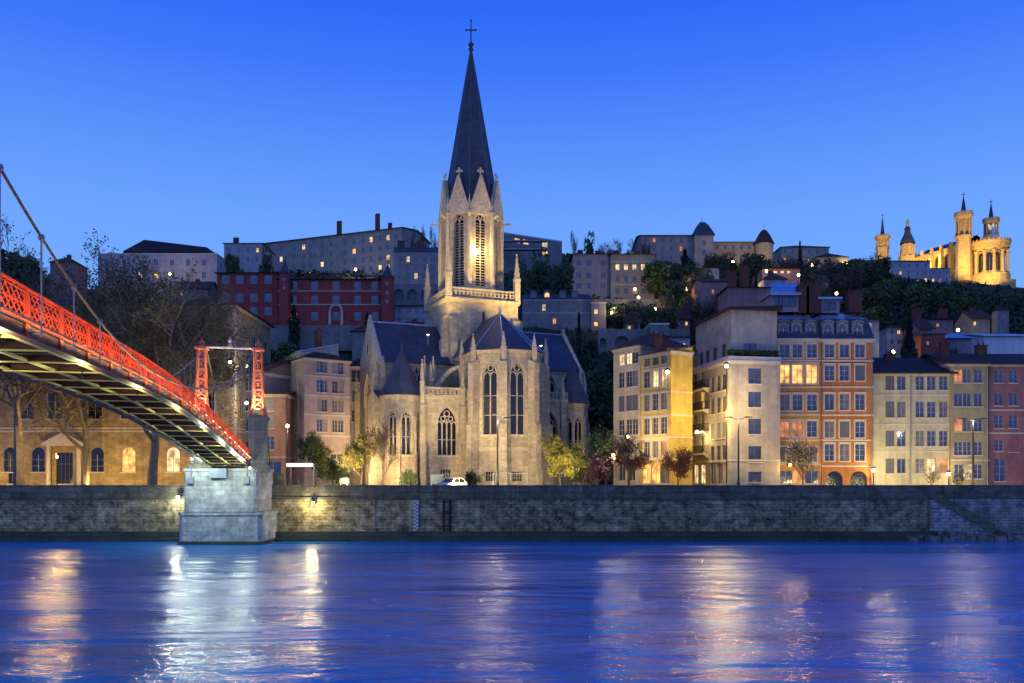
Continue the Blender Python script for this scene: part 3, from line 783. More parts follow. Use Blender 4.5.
    mid = (A_ + B_) / 2; m.lathe([(.3, mid.z + .15), (.12, mid.z + .5), (.25, mid.z + .75), (.02, mid.z + 1.2)], 8, mid.x, mid.y)
    m.build('portal_beam', mat('portal_paint', (.55, .50, .44), .5, .1, streak=.05), t)
    lt = thing('bridge_lantern', 'small lantern hanging under the portal beam of the footbridge', 'lantern', (mid.x, mid.y, 19.2))
    m = MB(); m.tube((mid.x, mid.y, 20.4), (mid.x, mid.y, 19.9), .03, .03, 4); m.lathe([(.05, 19.9), (.35, 19.65), (.38, 19.5)], 8, mid.x, mid.y); m.build('lamp_shade', IRON, lt)
    m = MB(); m.sphere((mid.x, mid.y, 19.42), .14, 8, 5); m.build('bulb', BULBW, lt)
    light(lt, (mid.x, mid.y, 19.1), 500, WARM, .1)
    # lamp strips along the foot of both railings
    for i_, x in enumerate(posts[1:-2]):
        for off, z, tz, pw in ((-.42, .36, .95, 46), (BW - .85, .48, .95, 60)):
            q0, q1 = bp(x + .15, off, z), bp(x + SP - .15, off, z); m = MB(); m.bar(q0, q1, .06, .04); m.build('lamp_strip', STEEL, t)
            c = (q0 + q1) / 2 + Vector((0, 0, .04)); w_ = bp(x + SP / 2, 0 if off < 0 else BW, tz)
            al = light(t, c, pw, (1, .50, .17) if off < 0 else (1, .66, .26), .1, 'AREA', None)
            al.data.shape = 'RECTANGLE'; al.data.size = 2.8; al.data.size_y = .05
            dz = -(w_ - c).normalized(); dx = (q1 - q0).normalized(); dy = dz.cross(dx).normalized(); dx = dy.cross(dz)
            al.rotation_euler = Matrix((dx, dy, dz)).transposed().to_euler()
    k = 0
    for s in (9, 17, 25, 33, 42, 52, 62, 72, 80, 86):
        for off in (.55, BW - .55):
            if off > 1 and s > 40: continue
            p = bp(s, off, -.55)
            m = MB(); m.tube(p + Vector((0, 0, .5)), p + Vector((0, 0, .18)), .025, .025, 4); m.lathe([(.02, p.z + .2), (.05, p.z + .16), (.06, p.z + .1)], 6, p.x, p.y); m.build('underdeck_lamp', IRON, t)
            light(t, p + Vector((0, 0, -.25)), 170 if s < 60 else 230, (1, .90, .42) if s < 60 else (.9, 1, .75), .12)
bridge()

def pier():
    c = bp(91.5, BW / 2); a = math.atan2(.205, 1) * .3
    t = thing('bridge_pier', 'floodlit pale stone pier carrying the end of the footbridge', 'pier', (c.x, 91, 0))
    M = Matrix.Translation((c.x - .45, 0, 0)); m = MB(M)
    def oct(w0, y0, y1, ch): return [(-w0, y0 + ch), (-w0 + ch, y0), (w0 - ch, y0), (w0, y0 + ch), (w0, y1), (-w0, y1)]
    def pr(o, z0, z1, s=1): m.hexa([(x, y, z0) for x, y in o], [(x * s, y, z1) for x, y in o])
    pr(oct(4.42, 89.0, 95.5, .4), -5, 3.1, .985); pr(oct(4.5, 88.9, 95.6, .4), 3.101, 3.4)
    pr(oct(3.75, 88.9, 95.4, .2), 3.451, 7.7)
    pr(oct(3.9, 88.75, 95.4, .2), 7.701, 8.0)
    m.build('masonry', PIER, t)
    BS = mat('bearing_steel', (.22, .26, .30), .5, metal=.3)
    for x in (-2.9, 2.9): m = MB(M); m.box(x - .28, x + .28, 88.55, 88.899, 6.4, 7.1); m.box(x - .08, x + .08, 88.6, 88.88, 7.1, 8.2); m.build('bearing_bracket', BS, t)
    m = MB(M); m.box(-.9, .9, 88.4, 88.899, 7.0, 8.0); m.build('bearing_block', BS, t)
    m = MB(M); m.box(-4.46, 4.46, 88.94, 95.6, -5, .35); m.build('waterline_band', QLOW, t)
    # approach ramp to the quay
    s = thing('bridge_steps', 'stone steps and low walls from the bridge down to the quay', 'stairs', (c.x, 96, STREET))
    m = MB(M)
    for i in range(14): m.box(-3.2, 3.2, 95.62 + i * .35, 95.62 + (i + 1) * .35 - .001, STREET - 1, 8.4 - i * .2)
    m.box(-3.6, -3.203, 95.62, 100.6, STREET - 1, 7.6); m.box(3.203, 3.6, 95.62, 100.6, STREET - 1, 7.6); m.build('step', QST2, s)
    for px, y, Y, pw in ((192, 459, 87.2, 420), (204, 461, 87.2, 420), (250, 468, 87.2, 250)):
        f = thing('pier_floodlight', {192: 'white floodlight under the bridge deck at the left edge of the pier', 204: 'white floodlight under the bridge deck just above the pier face', 250: 'white floodlight near the right top corner of the pier'}[px], 'floodlight', P(px, y, Y))
        p = P(px, y, Y); m = MB(); m.box(p.x - .12, p.x + .12, p.y - .05, p.y + .12, p.z - .08, p.z + .08); m.box(p.x - .03, p.x + .03, p.y + .12, 88.9, p.z - .02, p.z + .02); m.build('housing', STEEL, f)
        m = MB(); m.box(p.x - .1, p.x + .1, p.y - .1, p.y - .055, p.z - .06, p.z + .06); m.build('lens', BULBC if px != 204 else BULBW, f)
        light(f, p + Vector((0, -1.8, .0)), pw * 1.9, COOL, .5)
    for px, y, nm in ((178, 497, 'bright white lamp on the quay wall at the left side of the pier'), (313, 503, 'yellow lamp on the quay wall to the right of the pier')):
        p = P(px, y, 94.3); f = thing('quay_lamp', nm, 'lamp', p)
        m = MB(); m.tube(p, (p.x, 95, p.z + .1), .05, .05, 5); m.lathe([(.05, p.z + .38), (.24, p.z + .2), (.2, p.z + .12)], 8, p.x, p.y); m.build('bracket', IRON, f)
        m = MB(); m.sphere(p, .17, 8, 6); m.build('bulb', BULBC if px == 178 else BULBW, f)
        light(f, p + Vector((0, -.7, -.2)), 450 if px == 178 else 600, (.95, 1, .8) if px == 178 else (1, .82, .42), .15)
pier()

# ------------------------------------------------------------------ church
CA = R(22.5); CC = Vector((-1.15, 122, 0))
CM = Matrix.Translation(CC) @ Matrix.Rotation(CA, 4, 'Z')
def church():
    t = thing('church', 'floodlit pale stone gothic church with a tall slate spire above its apse', 'church', (CC.x, CC.y, STREET))
    G = STREET
    rot = lambda x, y: (CM.to_3x3() @ Vector((x, y, 0)))
    def fac(mb, x0, y0, x1, y1, z0, z1, ops=(), rev=.5):
        o = CM @ Vector((x0, y0, 0)); d = Vector((x1 - x0, y1 - y0, 0)); L = d.length; u = rot(*(d / L)[:2])
        facade(mb, o, u, L, z0, z1, [(a, b, c, dd, k) for a, b, c, dd, k, *_ in ops], rev)
        for a, b, c, dd, k, *st in ops:
            if st and st[0]: window(t, o, u, a, b, c, dd, st[0], k, STONE2, GLASSD, sill=False, dep=.18)
        return o, u, L
    def pinn(x, y, z, h, r=.28, name='pinnacle'):
        m = MB(CM); m.box(x - r, x + r, y - r, y + r, z, z + h * .45); m.box(x - r - .07, x + r + .07, y - r - .07, y + r + .07, z + h * .45, z + h * .5)
        m.ring(x, y, r * 1.25, z + h * .5, .04, z + h, 4, math.pi / 4)
        for k in range(1, 5):
            zz = z + h * (.5 + k * .1); rr = r * 1.25 * (1 - k * .2) + .05
            for a in range(4): m.sphere((x + rr * math.cos(a * math.pi / 2 + .785), y + rr * math.sin(a * math.pi / 2 + .785), zz), .09, 4, 3)
        m.sphere((x, y, z + h), .14, 6, 4)
        return m.build(name, STONE2, t)
    def butt(x, y, dx, dy, w_, d0, z1, pin=3.2, z0=G, steps=((.55, .75),)):
        """stepped buttress at (x, y) growing outward along (dx, dy)"""
        a = math.atan2(dy, dx); M = CM @ Matrix.Translation((x, y, 0)) @ Matrix.Rotation(a, 4, 'Z'); m = MB(M); h = w_ / 2
        zs = [z0, z0 + (z1 - z0) * .16, z0 + (z1 - z0) * .52, z1]; ds = [d0, d0 * .82, d0 * .62]
        for i in range(3):
            d = ds[i]; m.hexa([(-.2, -h, zs[i]), (d, -h, zs[i]), (d, h, zs[i]), (-.2, h, zs[i])], [(-.2, -h, zs[i + 1] - .4), (d, -h, zs[i + 1] - .4), (d, h, zs[i + 1] - .4), (-.2, h, zs[i + 1] - .4)])
            dn = ds[i + 1] if i < 2 else .1
            m.hexa([(-.2, -h - .06, zs[i + 1] - .399), (d + .08, -h - .06, zs[i + 1] - .399), (d + .08, h + .06, zs[i + 1] - .399), (-.2, h + .06, zs[i + 1] - .399)], [(-.2, -h, zs[i + 1] + .15), (dn, -h, zs[i + 1] + .15), (dn, h, zs[i + 1] + .15), (-.2, h, zs[i + 1] + .15)])
        m.build('buttress', STONE, t)
        if pin:
            px_, py_ = x + dx * ds[2] * .5, y + dy * ds[2] * .5; pinn(px_, py_, z1 - .2, pin)
    def balu(x0, y0, x1, y1, z, h=1.2):
        m = MB(CM); a = Vector((x0, y0, z)); b = Vector((x1, y1, z)); d = b - a; L = d.length; n = max(2, round(L / .62))
        m.bar(a + Vector((0, 0, h)), b + Vector((0, 0, h)), .3, .2); m.bar(a + Vector((0, 0, .1)), b + Vector((0, 0, .1)), .3, .2)
        for i in range(n):
            p = a + d * ((i + .5) / n); r = min(L / n * .42, (h - .4) / 2); zc = h / 2 + .05; ud = d.normalized()
            c = [p + ud * r * math.cos(k * math.pi / 3.5) + Vector((0, 0, zc + r * 1.15 * math.sin(k * math.pi / 3.5))) for k in range(8)]
            for q, s_ in zip(c, c[1:]): m.bar(q, s_, .14, .1)
        for i in range(n + 1):
            p = a + d * (i / n); m.box(p.x - .07, p.x + .07, p.y - .07, p.y + .07, z + .15, z + h - .05)
        m.build('balustrade', STONE2, t)
    def cornice(pts, z, pr=.25, name='cornice'):
        m = MB(CM)
        for a, b in zip(pts, pts[1:]):
            a = Vector((*a, 0)); b = Vector((*b, 0)); u = (b - a).normalized(); o = Vector((u.y, -u.x, 0))
            for z0, z1, p in ((z - .5, z - .26, pr * .5), (z - .258, z, pr)):
                m.hexa([q + Vector((0, 0, z0)) for q in (a - u * .08 + o * p, b + u * .08 + o * p, b - o * .02, a - o * .02)], [q + Vector((0, 0, z1)) for q in (a - u * .08 + o * p, b + u * .08 + o * p, b - o * .02, a - o * .02)])
        m.build(name, STONE2, t)
    AR = 5.45; EV = 24.7
    av = [(AR * math.sin(R(a)), -AR * math.cos(R(a))) for a in (-67.5, -22.5, 22.5, 67.5)]
    vx = av[3][0]
    wall = MB()
    FW = 2 * AR * math.sin(R(22.5)); c = FW / 2
    for i in range(3):
        ops = [(c - 1.05, c + 1.05, 13.0, 22.9, 'point', 'gothic')]
        ops.append((c - .75, c + .75, 6.5, 7.9, None, 'grid'))
        fac(wall, *av[i], *av[i + 1], G, EV, ops)
    fac(wall, -vx, 8.3, -vx, av[0][1], G, EV, [(2.2, 3.7, 19, 23, 'point', 'gothic'), (8.0, 9.2, 13, 22.4, 'point', 'gothic')])
    fac(wall, vx, av[3][1], vx, 8.3, G, EV, [(1, 2.4, 13, 22.6, 'point', 'gothic'), (6.2, 7.6, 19, 23, 'point', 'gothic')])
    # chapels and aisles left and right
    for sgn, xo in ((-1, -12.2), (1, 10.6)):
        LZ = 18.5
        if sgn < 0:
            fac(wall, xo, 1.0, -vx, 1.0, G, LZ, [(2.6, 5.4, 10.2, 17.0, 'point', 'gothic'), (3.0, 4.6, 6.4, 8.2, None, 'grid')])
            fac(wall, xo, 7.5, xo, 1.0, G, LZ); m = MB(CM); m.poly([(xo, 1, LZ - .3), (-vx, 1, LZ - .3), (-vx, 7.5, LZ + 1.2), (xo, 7.5, LZ + 1.2)]); m.build('roof', SLATE, t)
        else:
            fac(wall, vx, 1.0, xo, 1.0, G, LZ, [(1.2, 3.9, 10.8, 16.8, 'point', 'gothic')])
            fac(wall, xo, 1.0, xo, 7.5, G, LZ); m = MB(CM); m.poly([(vx, 1, LZ - .3), (xo, 1, LZ - .3), (xo, 7.5, LZ + 1.2), (vx, 7.5, LZ + 1.2)]); m.build('roof', SLATE, t)
        balu(xo if sgn < 0 else vx + .2, 1.0, -vx - .2 if sgn < 0 else xo, 1.0, LZ, 1.15)
        cornice([(xo, 1.0), (-vx, 1.0)] if sgn < 0 else [(vx, 1.0), (xo, 1.0)], LZ, .28)
    cornice([(-vx, 8.3), av[0], av[1], av[2], av[3], (vx, 8.3)], EV, .4)
    cornice([(-vx, 8.3), av[0], av[1], av[2], av[3], (vx, 8.3)], 11.3, .16, 'string_course')
    # transept arms
    TE, TR, TL = 24.0, 30.4, 16.5
    for sgn in (-1, 1):
        x0, x1 = (-TL, -5) if sgn < 0 else (5, TL)
        fac(wall, x0, 7.5, x1, 7.5, G, TE, [(5.0, 6.6, 19.8, 23.2, 'point', 'gothic')] if sgn < 0 else [(5.0, 6.6, 19.6, 23.0, 'point', 'gothic')])
        fac(wall, x1, 20.5, x0, 20.5, G, TE)
        if sgn < 0:
            fac(wall, -TL, 20.5, -TL, 7.5, G, TE, [(4.2, 8.8, 11.8, 22.8, 'point', 'gothic'), (5.3, 7.7, 5.5, 9.2, 'point', 'gothic')], 1.1)
        else: fac(wall, TL, 7.5, TL, 20.5, G, TE, [(4.2, 8.8, 11.8, 22.8, 'point', 'gothic')], 1.1)
        xe = sgn * TL
        m = MB(CM)                                                   # gable with coping, a little higher than the roof
        m.hexa([(xe - sgn * .6, 7.3, TE), (xe, 7.3, TE), (xe, 20.7, TE), (xe - sgn * .6, 20.7, TE)], [(xe - sgn * .6, 13.95, TR + .75), (xe, 13.95, TR + .75), (xe, 14.05, TR + .75), (xe - sgn * .6, 14.05, TR + .75)])
        m.sphere((xe - sgn * .3, 14, TR + 1.0), .3, 6, 4)
        k = [(xe + sgn * .02, 14 + .8 * math.cos(i * math.pi / 6), 26.6 + 1.1 * math.sin(i * math.pi / 6)) for i in range(13)]
        m.path(k, .14, 5); m.build('gable', STONE2, t)
        m = MB(CM); ring = [(xe + sgn * .03, 14 + .72 * math.cos(i * math.pi / 6), 26.6 + 1.0 * math.sin(i * math.pi / 6)) for i in range(12)]; m.poly(ring); m.build('oculus', GLASSD, t)
        m = MB(CM); a, b = (xe - sgn * .6, 0 + sgn * 4.5)
        for (ya, yb, za) in ((7.1, 14, TE - .3), (20.9, 14, TE - .3)):
            m.hexa([(a, ya, za), (b, ya, za), (b, yb, TR - .01), (a, yb, TR - .01)], [(a, ya, za + .3), (b, ya, za + .3), (b, yb, TR + .25), (a, yb, TR + .25)])
        m.build('roof', SLATE, t)
        m = MB(CM); m.tube((xe - sgn * .6, 14, TR + .3), (sgn * 5, 14, TR + .3), .14, .14, 6); m.build('ridge', ZINC, t)
        cornice([(x0, 7.5), (x1, 7.5)], TE - .05, .3)
        for yy, dy in ((7.7, -1), (20.3, 1)): butt(xe, yy, sgn, 0, 1.1, 1.3, 20.5, 3.5)
        butt(xe - sgn * .6, 7.5, 0, -1, 1.1, 1.0, 21.5, 3.2)
    # nave
    fac(wall, 5.5, 41, -5.5, 41, G, TE, [(4, 7, 10, 20, 'point', 'gothic')]); fac(wall, -5.5, 41, -5.5, 20.5, G, TE); fac(wall, 5.5, 20.5, 5.5, 41, G, TE)
    m = MB(CM)
    for s in (-1, 1): m.hexa([(s * 6.1, 18, TE - .3), (s * 6.1, 41.4, TE - .3), (0, 41.4, TR - .01), (0, 18, TR - .01)], [(s * 6.1, 18, TE), (s * 6.1, 41.4, TE), (0, 41.4, TR + .25), (0, 18, TR + .25)])
    m.build('roof', SLATE, t)
    # turret chapels with conical slate roofs
    for cx, cy, r, ev, ap in ((-14.4, 2.6, 2.75, 18.4, 24.9), (12.4, 3.0, 2.35, 18.2, 24.4)):
        vs = [(cx + r * math.sin(R(22.5 + 45 * k)), cy - r * math.cos(R(22.5 + 45 * k))) for k in range(8)]
        for k in range(8):
            a, b = vs[k - 1], vs[k]; w_ = math.dist(a, b)
            fac(wall, *a, *b, G, ev, [(w_ / 2 - .62, w_ / 2 + .62, 10.2, 16.2, 'point', 'gothic')] if k in (7, 0, 1, 2) else ())
            butt(*b, math.sin(R(22.5 + 45 * k)), -math.cos(R(22.5 + 45 * k)), .45, .5, 15.4, 0) if k in (6, 7, 0, 1) else None
        cornice([vs[4], vs[5], vs[6], vs[7], vs[0], vs[1], vs[2], vs[3], vs[4]], ev, .25)
        m = MB(CM); m.ring(cx, cy, r + .45, ev + .01, .12, ap, 8, R(22.5)); m.lathe([(.12, ap), (.22, ap + .3), (.06, ap + .6), (.16, ap + .8), (.02, ap + 1.6)], 6, cx, cy); m.build('turret_roof', SLATE, t)
        sx_ = -1 if cx < 0 else 1
        fac(wall, min(cx, cx - sx_ * 3), 4.2, max(cx, cx - sx_ * 3), 4.2, G, 18.3)
        fac(wall, cx + sx_ * 2, 7.5, cx + sx_ * 2, 4.2, G, 18.3) if sx_ < 0 else fac(wall, cx + 2, 4.2, cx + 2, 7.5, G, 18.3)
        m = MB(CM); m.poly([(cx - 3, 4.2, 18.3), (cx + 3, 4.2, 18.3), (cx + 3, 7.5, 19.8), (cx - 3, 7.5, 19.8)]); m.build('roof', SLATE, t)
    # tower base
    TZ = 34.2; h = 5.7
    for s in ((-h, 14 - h, h, 14 - h), (h, 14 - h, h, 14 + h), (h, 14 + h, -h, 14 + h), (-h, 14 + h, -h, 14 - h)):
        fac(wall, *s, G, TZ, [(h - .2, h + .2, 30.2, 32.4, None, None)])
    cornice([(-h, 14 + h), (-h, 14 - h), (h, 14 - h), (h, 14 + h), (-h, 14 + h)], TZ, .4)
    m = MB(CM); m.box(-h + .02, h - .02, 14 - h + .02, 14 + h - .02, TZ - .3, TZ + .004); m.build('terrace', STONE, t)
    for (sx_, sy) in ((-1, -1), (1, -1), (1, 1), (-1, 1)):
        cx, cy = sx_ * h, 14 + sy * h
        for dx, dy in ((sx_, 0), (0, sy)): butt(cx - (0 if dx else sx_ * .6), cy - (0 if dy else sy * .6), dx, dy, 1.15, 1.25, 31.5, 0, z0=24)
        pinn(cx - sx_ * .15, cy - sy * .15, TZ + .003, 7.4, .42)
    g2 = h - .15
    balu(-g2 + .5, 14 - g2, g2 - .5, 14 - g2, TZ, 1.5); balu(-g2, 14 + g2 - .5, -g2, 14 - g2 + .5, TZ, 1.5); balu(g2, 14 - g2 + .5, g2, 14 + g2 - .5, TZ, 1.5)
    # belfry: octagon, louvred lancets, gables
    BR = 4.75; BT = 48.0; bw = MB()
    vs = [(BR * math.sin(R(22.5 + 45 * k)), 14 - BR * math.cos(R(22.5 + 45 * k))) for k in range(8)]
    for k in range(8):
        a, b = vs[k - 1], vs[k]; w_ = math.dist(a, b)
        o = CM @ Vector((*a, 0)); d = Vector((b[0] - a[0], b[1] - a[1], 0)) / w_; u = rot(d.x, d.y)
        facade(bw, o, u, w_, TZ, BT, [(w_ / 2 - .82, w_ / 2 + .82, 36.6, 47.9, 'point')], .6)
        window(t, o, u, w_ / 2 - .82, w_ / 2 + .82, 36.6, 47.9, 'louvre', 'point', STONE2, GLASSD, sill=False, dep=.1)
        inn = Vector((-u.y, u.x, 0)); U = Vector((u.x, u.y, 0)); O = Vector((o.x, o.y, 0))
        m = MB(); q = lambda s, dd, z: O + U * s + inn * dd + Vector((0, 0, z))
        ap = 53.4
        m.hexa([q(-.1, -.12, BT - .4), q(w_ + .1, -.12, BT - .4), q(w_ / 2, -.12, ap)], [q(-.1, .45, BT - .4), q(w_ + .1, .45, BT - .4), q(w_ / 2, .45, ap)])
        m.bar(q(-.15, -.2, BT - .3), q(w_ / 2, -.2, ap + .15), .3, .22, up=inn); m.bar(q(w_ + .15, -.2, BT - .3), q(w_ / 2, -.2, ap + .15), .3, .22, up=inn)
        c_ = q(w_ / 2, .1, ap + .1); m.M = None
        m.box(c_.x - .12, c_.x + .12, c_.y - .12, c_.y + .12, c_.z, c_.z + 1.3)
        m.bar(c_ - U * .5 + Vector((0, 0, .8)), c_ + U * .5 + Vector((0, 0, .8)), .25, .3)
        m.build('gable', STONE2, t)
        m = MB(); pk = 51.5                                           # little slate roof from gable back to the spire
        m.poly([q(0, .3, BT), q(w_ / 2, .3, ap - .2), q(w_ / 2, 2.6, ap - .2)]); m.poly([q(w_, .3, BT), q(w_ / 2, .3, ap - .2), q(w_ / 2, 2.6, ap - .2)]); m.build('gable_roof', SLATE, t)
        m = MB(CM); x, y = b; f = 1.02; m.ring(x * f, 14 + (y - 14) * f, .42, TZ, .36, BT - .3, 8); m.ring(x * f, 14 + (y - 14) * f, .5, BT - .3, .5, BT, 8); m.ring(x * f, 14 + (y - 14) * f, .34, BT, .04, BT + 2.6, 6)
        m.build('shaft', STONE2, t)
        m = MB(CM); x2, y2 = x * 1.34, 14 + (y - 14) * 1.34; m.bar((x, y, BT - .9), (x2, y2, BT - .7), .22, .26); m.build('gargoyle', STONE2, t)
    cornice([vs[7]] + vs, 36.2, .22); 
    bw.build('belfry_wall', STONE, t)
    m = MB(CM); m.ring(0, 14, 5.6, TZ, 5.1, 36.0, 8, R(22.5)); m.build('belfry_base', STONE, t)
    sp = MB(CM); sp.ring(0, 14, BR * .985, BT - .2, .12, 75.0, 8, R(22.5)); spire = sp.build('spire', SLATE, t)
    m = MB(CM)
    for k in range(8):
        a = R(22.5 + 45 * k); m.tube((BR * .985 * math.cos(a), 14 + BR * .985 * math.sin(a), BT), (.12 * math.cos(a), 14 + .12 * math.sin(a), 75.1), .07, .04, 5)
    m.build('lead_rib', mat('spire_lead', (.10, .11, .14), .5, streak=0), spire)
    m = MB(CM); m.lathe([(.12, 74.6), (.42, 75), (.2, 75.4), (.5, 75.8), (.12, 76.2)], 8, 0, 14); m.tube((0, 14, 76), (0, 14, 79.6), .11, .08, 6)
    d = Vector((math.cos(-CA), math.sin(-CA), 0)) ; c0 = Vector((0, 14, 78.1)); m.bar(c0 - d * .8, c0 + d * .8, .16, .16)
    for s in (-1, 1): m.sphere(c0 + d * s * .8, .16, 6, 4)
    m.sphere((0, 14, 79.6), .18, 6, 4); m.build('cross', mat('cross_iron', (.05, .05, .06), .5, metal=.4, streak=0), spire)
    wall.build('wall', STONE, t)
    # apse roof
    e_ = AR + .55; pts = [(-vx - .5, 8.3)] + [(e_ * math.sin(R(a)), -e_ * math.cos(R(a))) for a in (-67.5, -22.5, 22.5, 67.5)] + [(vx + .5, 8.3)]
    m = MB(CM); ap = (0, 1.5, 30.9); bk = (0, 8.3, 30.9); P3 = [(x, y, EV + .01) for x, y in pts]
    m.add(P3 + [ap, bk], [(1, 2, 6), (2, 3, 6), (3, 4, 6), (0, 1, 6, 7), (4, 5, 7, 6)]); m.build('apse_roof', SLATE, t)
    m = MB(CM)
    for p in P3[1:5]: m.tube(p, ap, .1, .07, 5)
    m.tube(ap, bk, .1, .1, 5); m.lathe([(.1, 30.9), (.25, 31.2), (.03, 31.9)], 6, 0, 1.5); m.build('ridge', ZINC, t)
    for i, a in enumerate((-67.5, -22.5, 22.5, 67.5)):
        butt(av[i][0], av[i][1], math.sin(R(a)), -math.cos(R(a)), .95, 1.7, 23.3, 3.8)
    butt(vx, 3.5, 1, 0, .85, 1.0, 23.3, 3.6); butt(-vx, 3.0, -1, 0, .85, 1.0, 23.3, 3.6)
    butt(-7.0 + .9, 1.0, 0, -1, .8, 1.1, 17.5, 5.2); butt(-12.0, 1.0, 0, -1, .8, 1.0, 17.6, 6.0)
    butt(9.7, 1.0, 0, -1, .7, 1.0, 17.6, 4.5)
    for x in (-10.2, -8.9): pinn(x, 5.5, 19.4, 5.2, .26)
    for x in (-9.6, 9.0):                                            # flying buttresses over the aisles
        m = MB(CM); s = 1 if x > 0 else -1
        for i in range(6):
            a0, a1 = i / 6, (i + 1) / 6; X = lambda a: x - s * a * (abs(x) - vx) ; Z = lambda a: 19 + 4.2 * math.sin(a * math.pi / 2)
            m.bar((X(a0), 4.5, Z(a0)), (X(a1), 4.5, Z(a1)), .5, .55)
        m.build('flying_buttress', STONE2, t); pinn(x, 4.5, 18.6, 5.0, .3)
    return t
CH = church()
for px, y, Y, to, pw, nm, sz in ((484, 350, 124.5, (-7, 131, 51), 10500, 'small floodlight on the apse roof pointed up at the belfry', 50), (541, 347, 124.5, (-5, 134, 48), 8500, 'bright floodlight at the right corner of the apse eaves', 70), (428, 336, 120.5, (-9, 133, 47), 6500, 'small floodlight above the left aisle pointed up at the tower', 70)):
    p = P(px, y, Y); pw *= 2.2; f = thing('floodlight', nm, 'floodlight', p)
    m = MB(); m.box(p.x - .2, p.x + .2, p.y - .1, p.y + .1, p.z - .15, p.z + .15); m.tube((p.x, p.y, p.z - .15), (p.x, p.y, p.z - 1.2), .05, .05, 5); m.build('housing', STEEL, f)
    m = MB(); m.box(p.x - .17, p.x + .17, p.y - .08, p.y + .14, p.z + .155, p.z + .2); m.build('lens', BULBW, f)
    light(f, p + Vector((0, .1, .5)), pw * .85, (1, .68, .22), .2, 'SPOT', to, R(sz), .8)
b_ = thing('belfry_lamp', 'bright lamp glowing inside the right-hand belfry window', 'lamp', P(478, 252, 131.0))
m = MB(); p = P(478, 252, 130.6); m.sphere(p, .38, 8, 6); m.build('bulb', BULBW, b_); m = MB(); m.tube(p, p + Vector((0, 1.4, 0)), .05, .05, 4); m.build('bracket', IRON, b_)
light(b_, p + Vector((0, -.9, .2)), 800, WARM, .2)
# ------------------------------------------------------------------ the row of houses along the quay
PASTEL = {}
W = lambda n, c: wallm(n, c)
cream = W('cream_render', (.58, .49, .32)); ochre = W('ochre_render', (.66, .48, .10)); whiter = W('white_render', (.46, .40, .31)); pinkr = W('pink_render', (.50, .33, .29))
orange = W('orange_render', (.66, .30, .07)); terra = W('terracotta_render', (.52, .20, .06)); paley = W('pale_yellow_render', (.58, .52, .32)); olive = W('olive_render', (.40, .34, .18)); rosy = W('rose_render', (.42, .18, .16))
# left of the yellow house
house('cream five-storey house left of the yellow house', (613.5, 117), (640.3, 112.6), 345, 11, cream,
      fr=[dict(c=[621.5, 629, 637 - 2], r=[358.5], ref=630, w=1.15, h=1.5, lit={(0, 0): LITW, (1, 0): LITW}), dict(c=[621.5, 629, 635], r=[379, 403, 427], ref=630, w=1.15, h=2.1, st=['case', 'case', 'shut']), dict(c=[622, 632], r=[470], ref=630, w=1.3, h=2.9, arch='round', st=['plain'])],
      roof=('hip', 1.8, TILE), chim=[(622, .5, 1.4, 1.8, .4)], zb=STREET, courses=[450], zref=113)
house('ochre yellow corner house with a blank bright yellow side wall', (640.8, 112.5), (671, 107.6), 350.5, 3.7, ochre,
      fr=[dict(c=[647, 655.5, 664], r=[361], ref=656, w=1.1, h=1.1, st=['plain']), dict(c=[647, 655.5, 664], r=[378.5, 402, 426, 449.5], ref=656, w=1.15, h=2.15, sur=TRIM, st=['case', 'case', 'shut', 'case', 'plain'], lit={(1, 0): LITW, (2, 0): LITW, (2, 3): LITO}), dict(c=[646.5, 655.5, 664.8], r=[473], ref=656, w=1.7, h=2.7, arch='round', st=['plain'], lit={(0, 0): LIT, (1, 0): LIT})],
      roof=('shed', .9, TILE), courses=[392, 415.5, 438, 460], chim=[(650, .5, 1.5, 2.0, .5)], zb=STREET, zref=107.6)
h3, f3, zt3, zb3 = house('tall pink and white corner house with iron balconies and a hedged roof terrace', (690.3, 118.5), (728.5, 106), 360, 6.9, whiter,
      fr=[dict(c=[695, 702.5], r=[373.5, 395, 418, 441.5], ref=724, w=1.25, h=2.2, osh=None, st=['case'], lit={(1, 1): LIT}), dict(c=[712.5, 718.5, 724], r=[382, 404, 430, 453], ref=724, w=1.2, h=2.0, st=['case', 'shut', 'case'], fm=FRAMED),
          dict(c=[696, 703, 713, 720], r=[474], ref=724, w=1.6, h=2.6, st=['plain'], lit={(0, 0): LITW, (1, 0): LITW})],
      rt=[dict(c=[755], r=[376, 399.5, 426.5, 454], w=1.75, h=1.95, fm=FRAMED, st=['case', 'plain']), dict(c=[755], r=[477], w=1.75, h=1.3, fm=FRAMED)],
      roof=('flat', .5, TRIM), zb=STREET, zref=106, courses=[461])
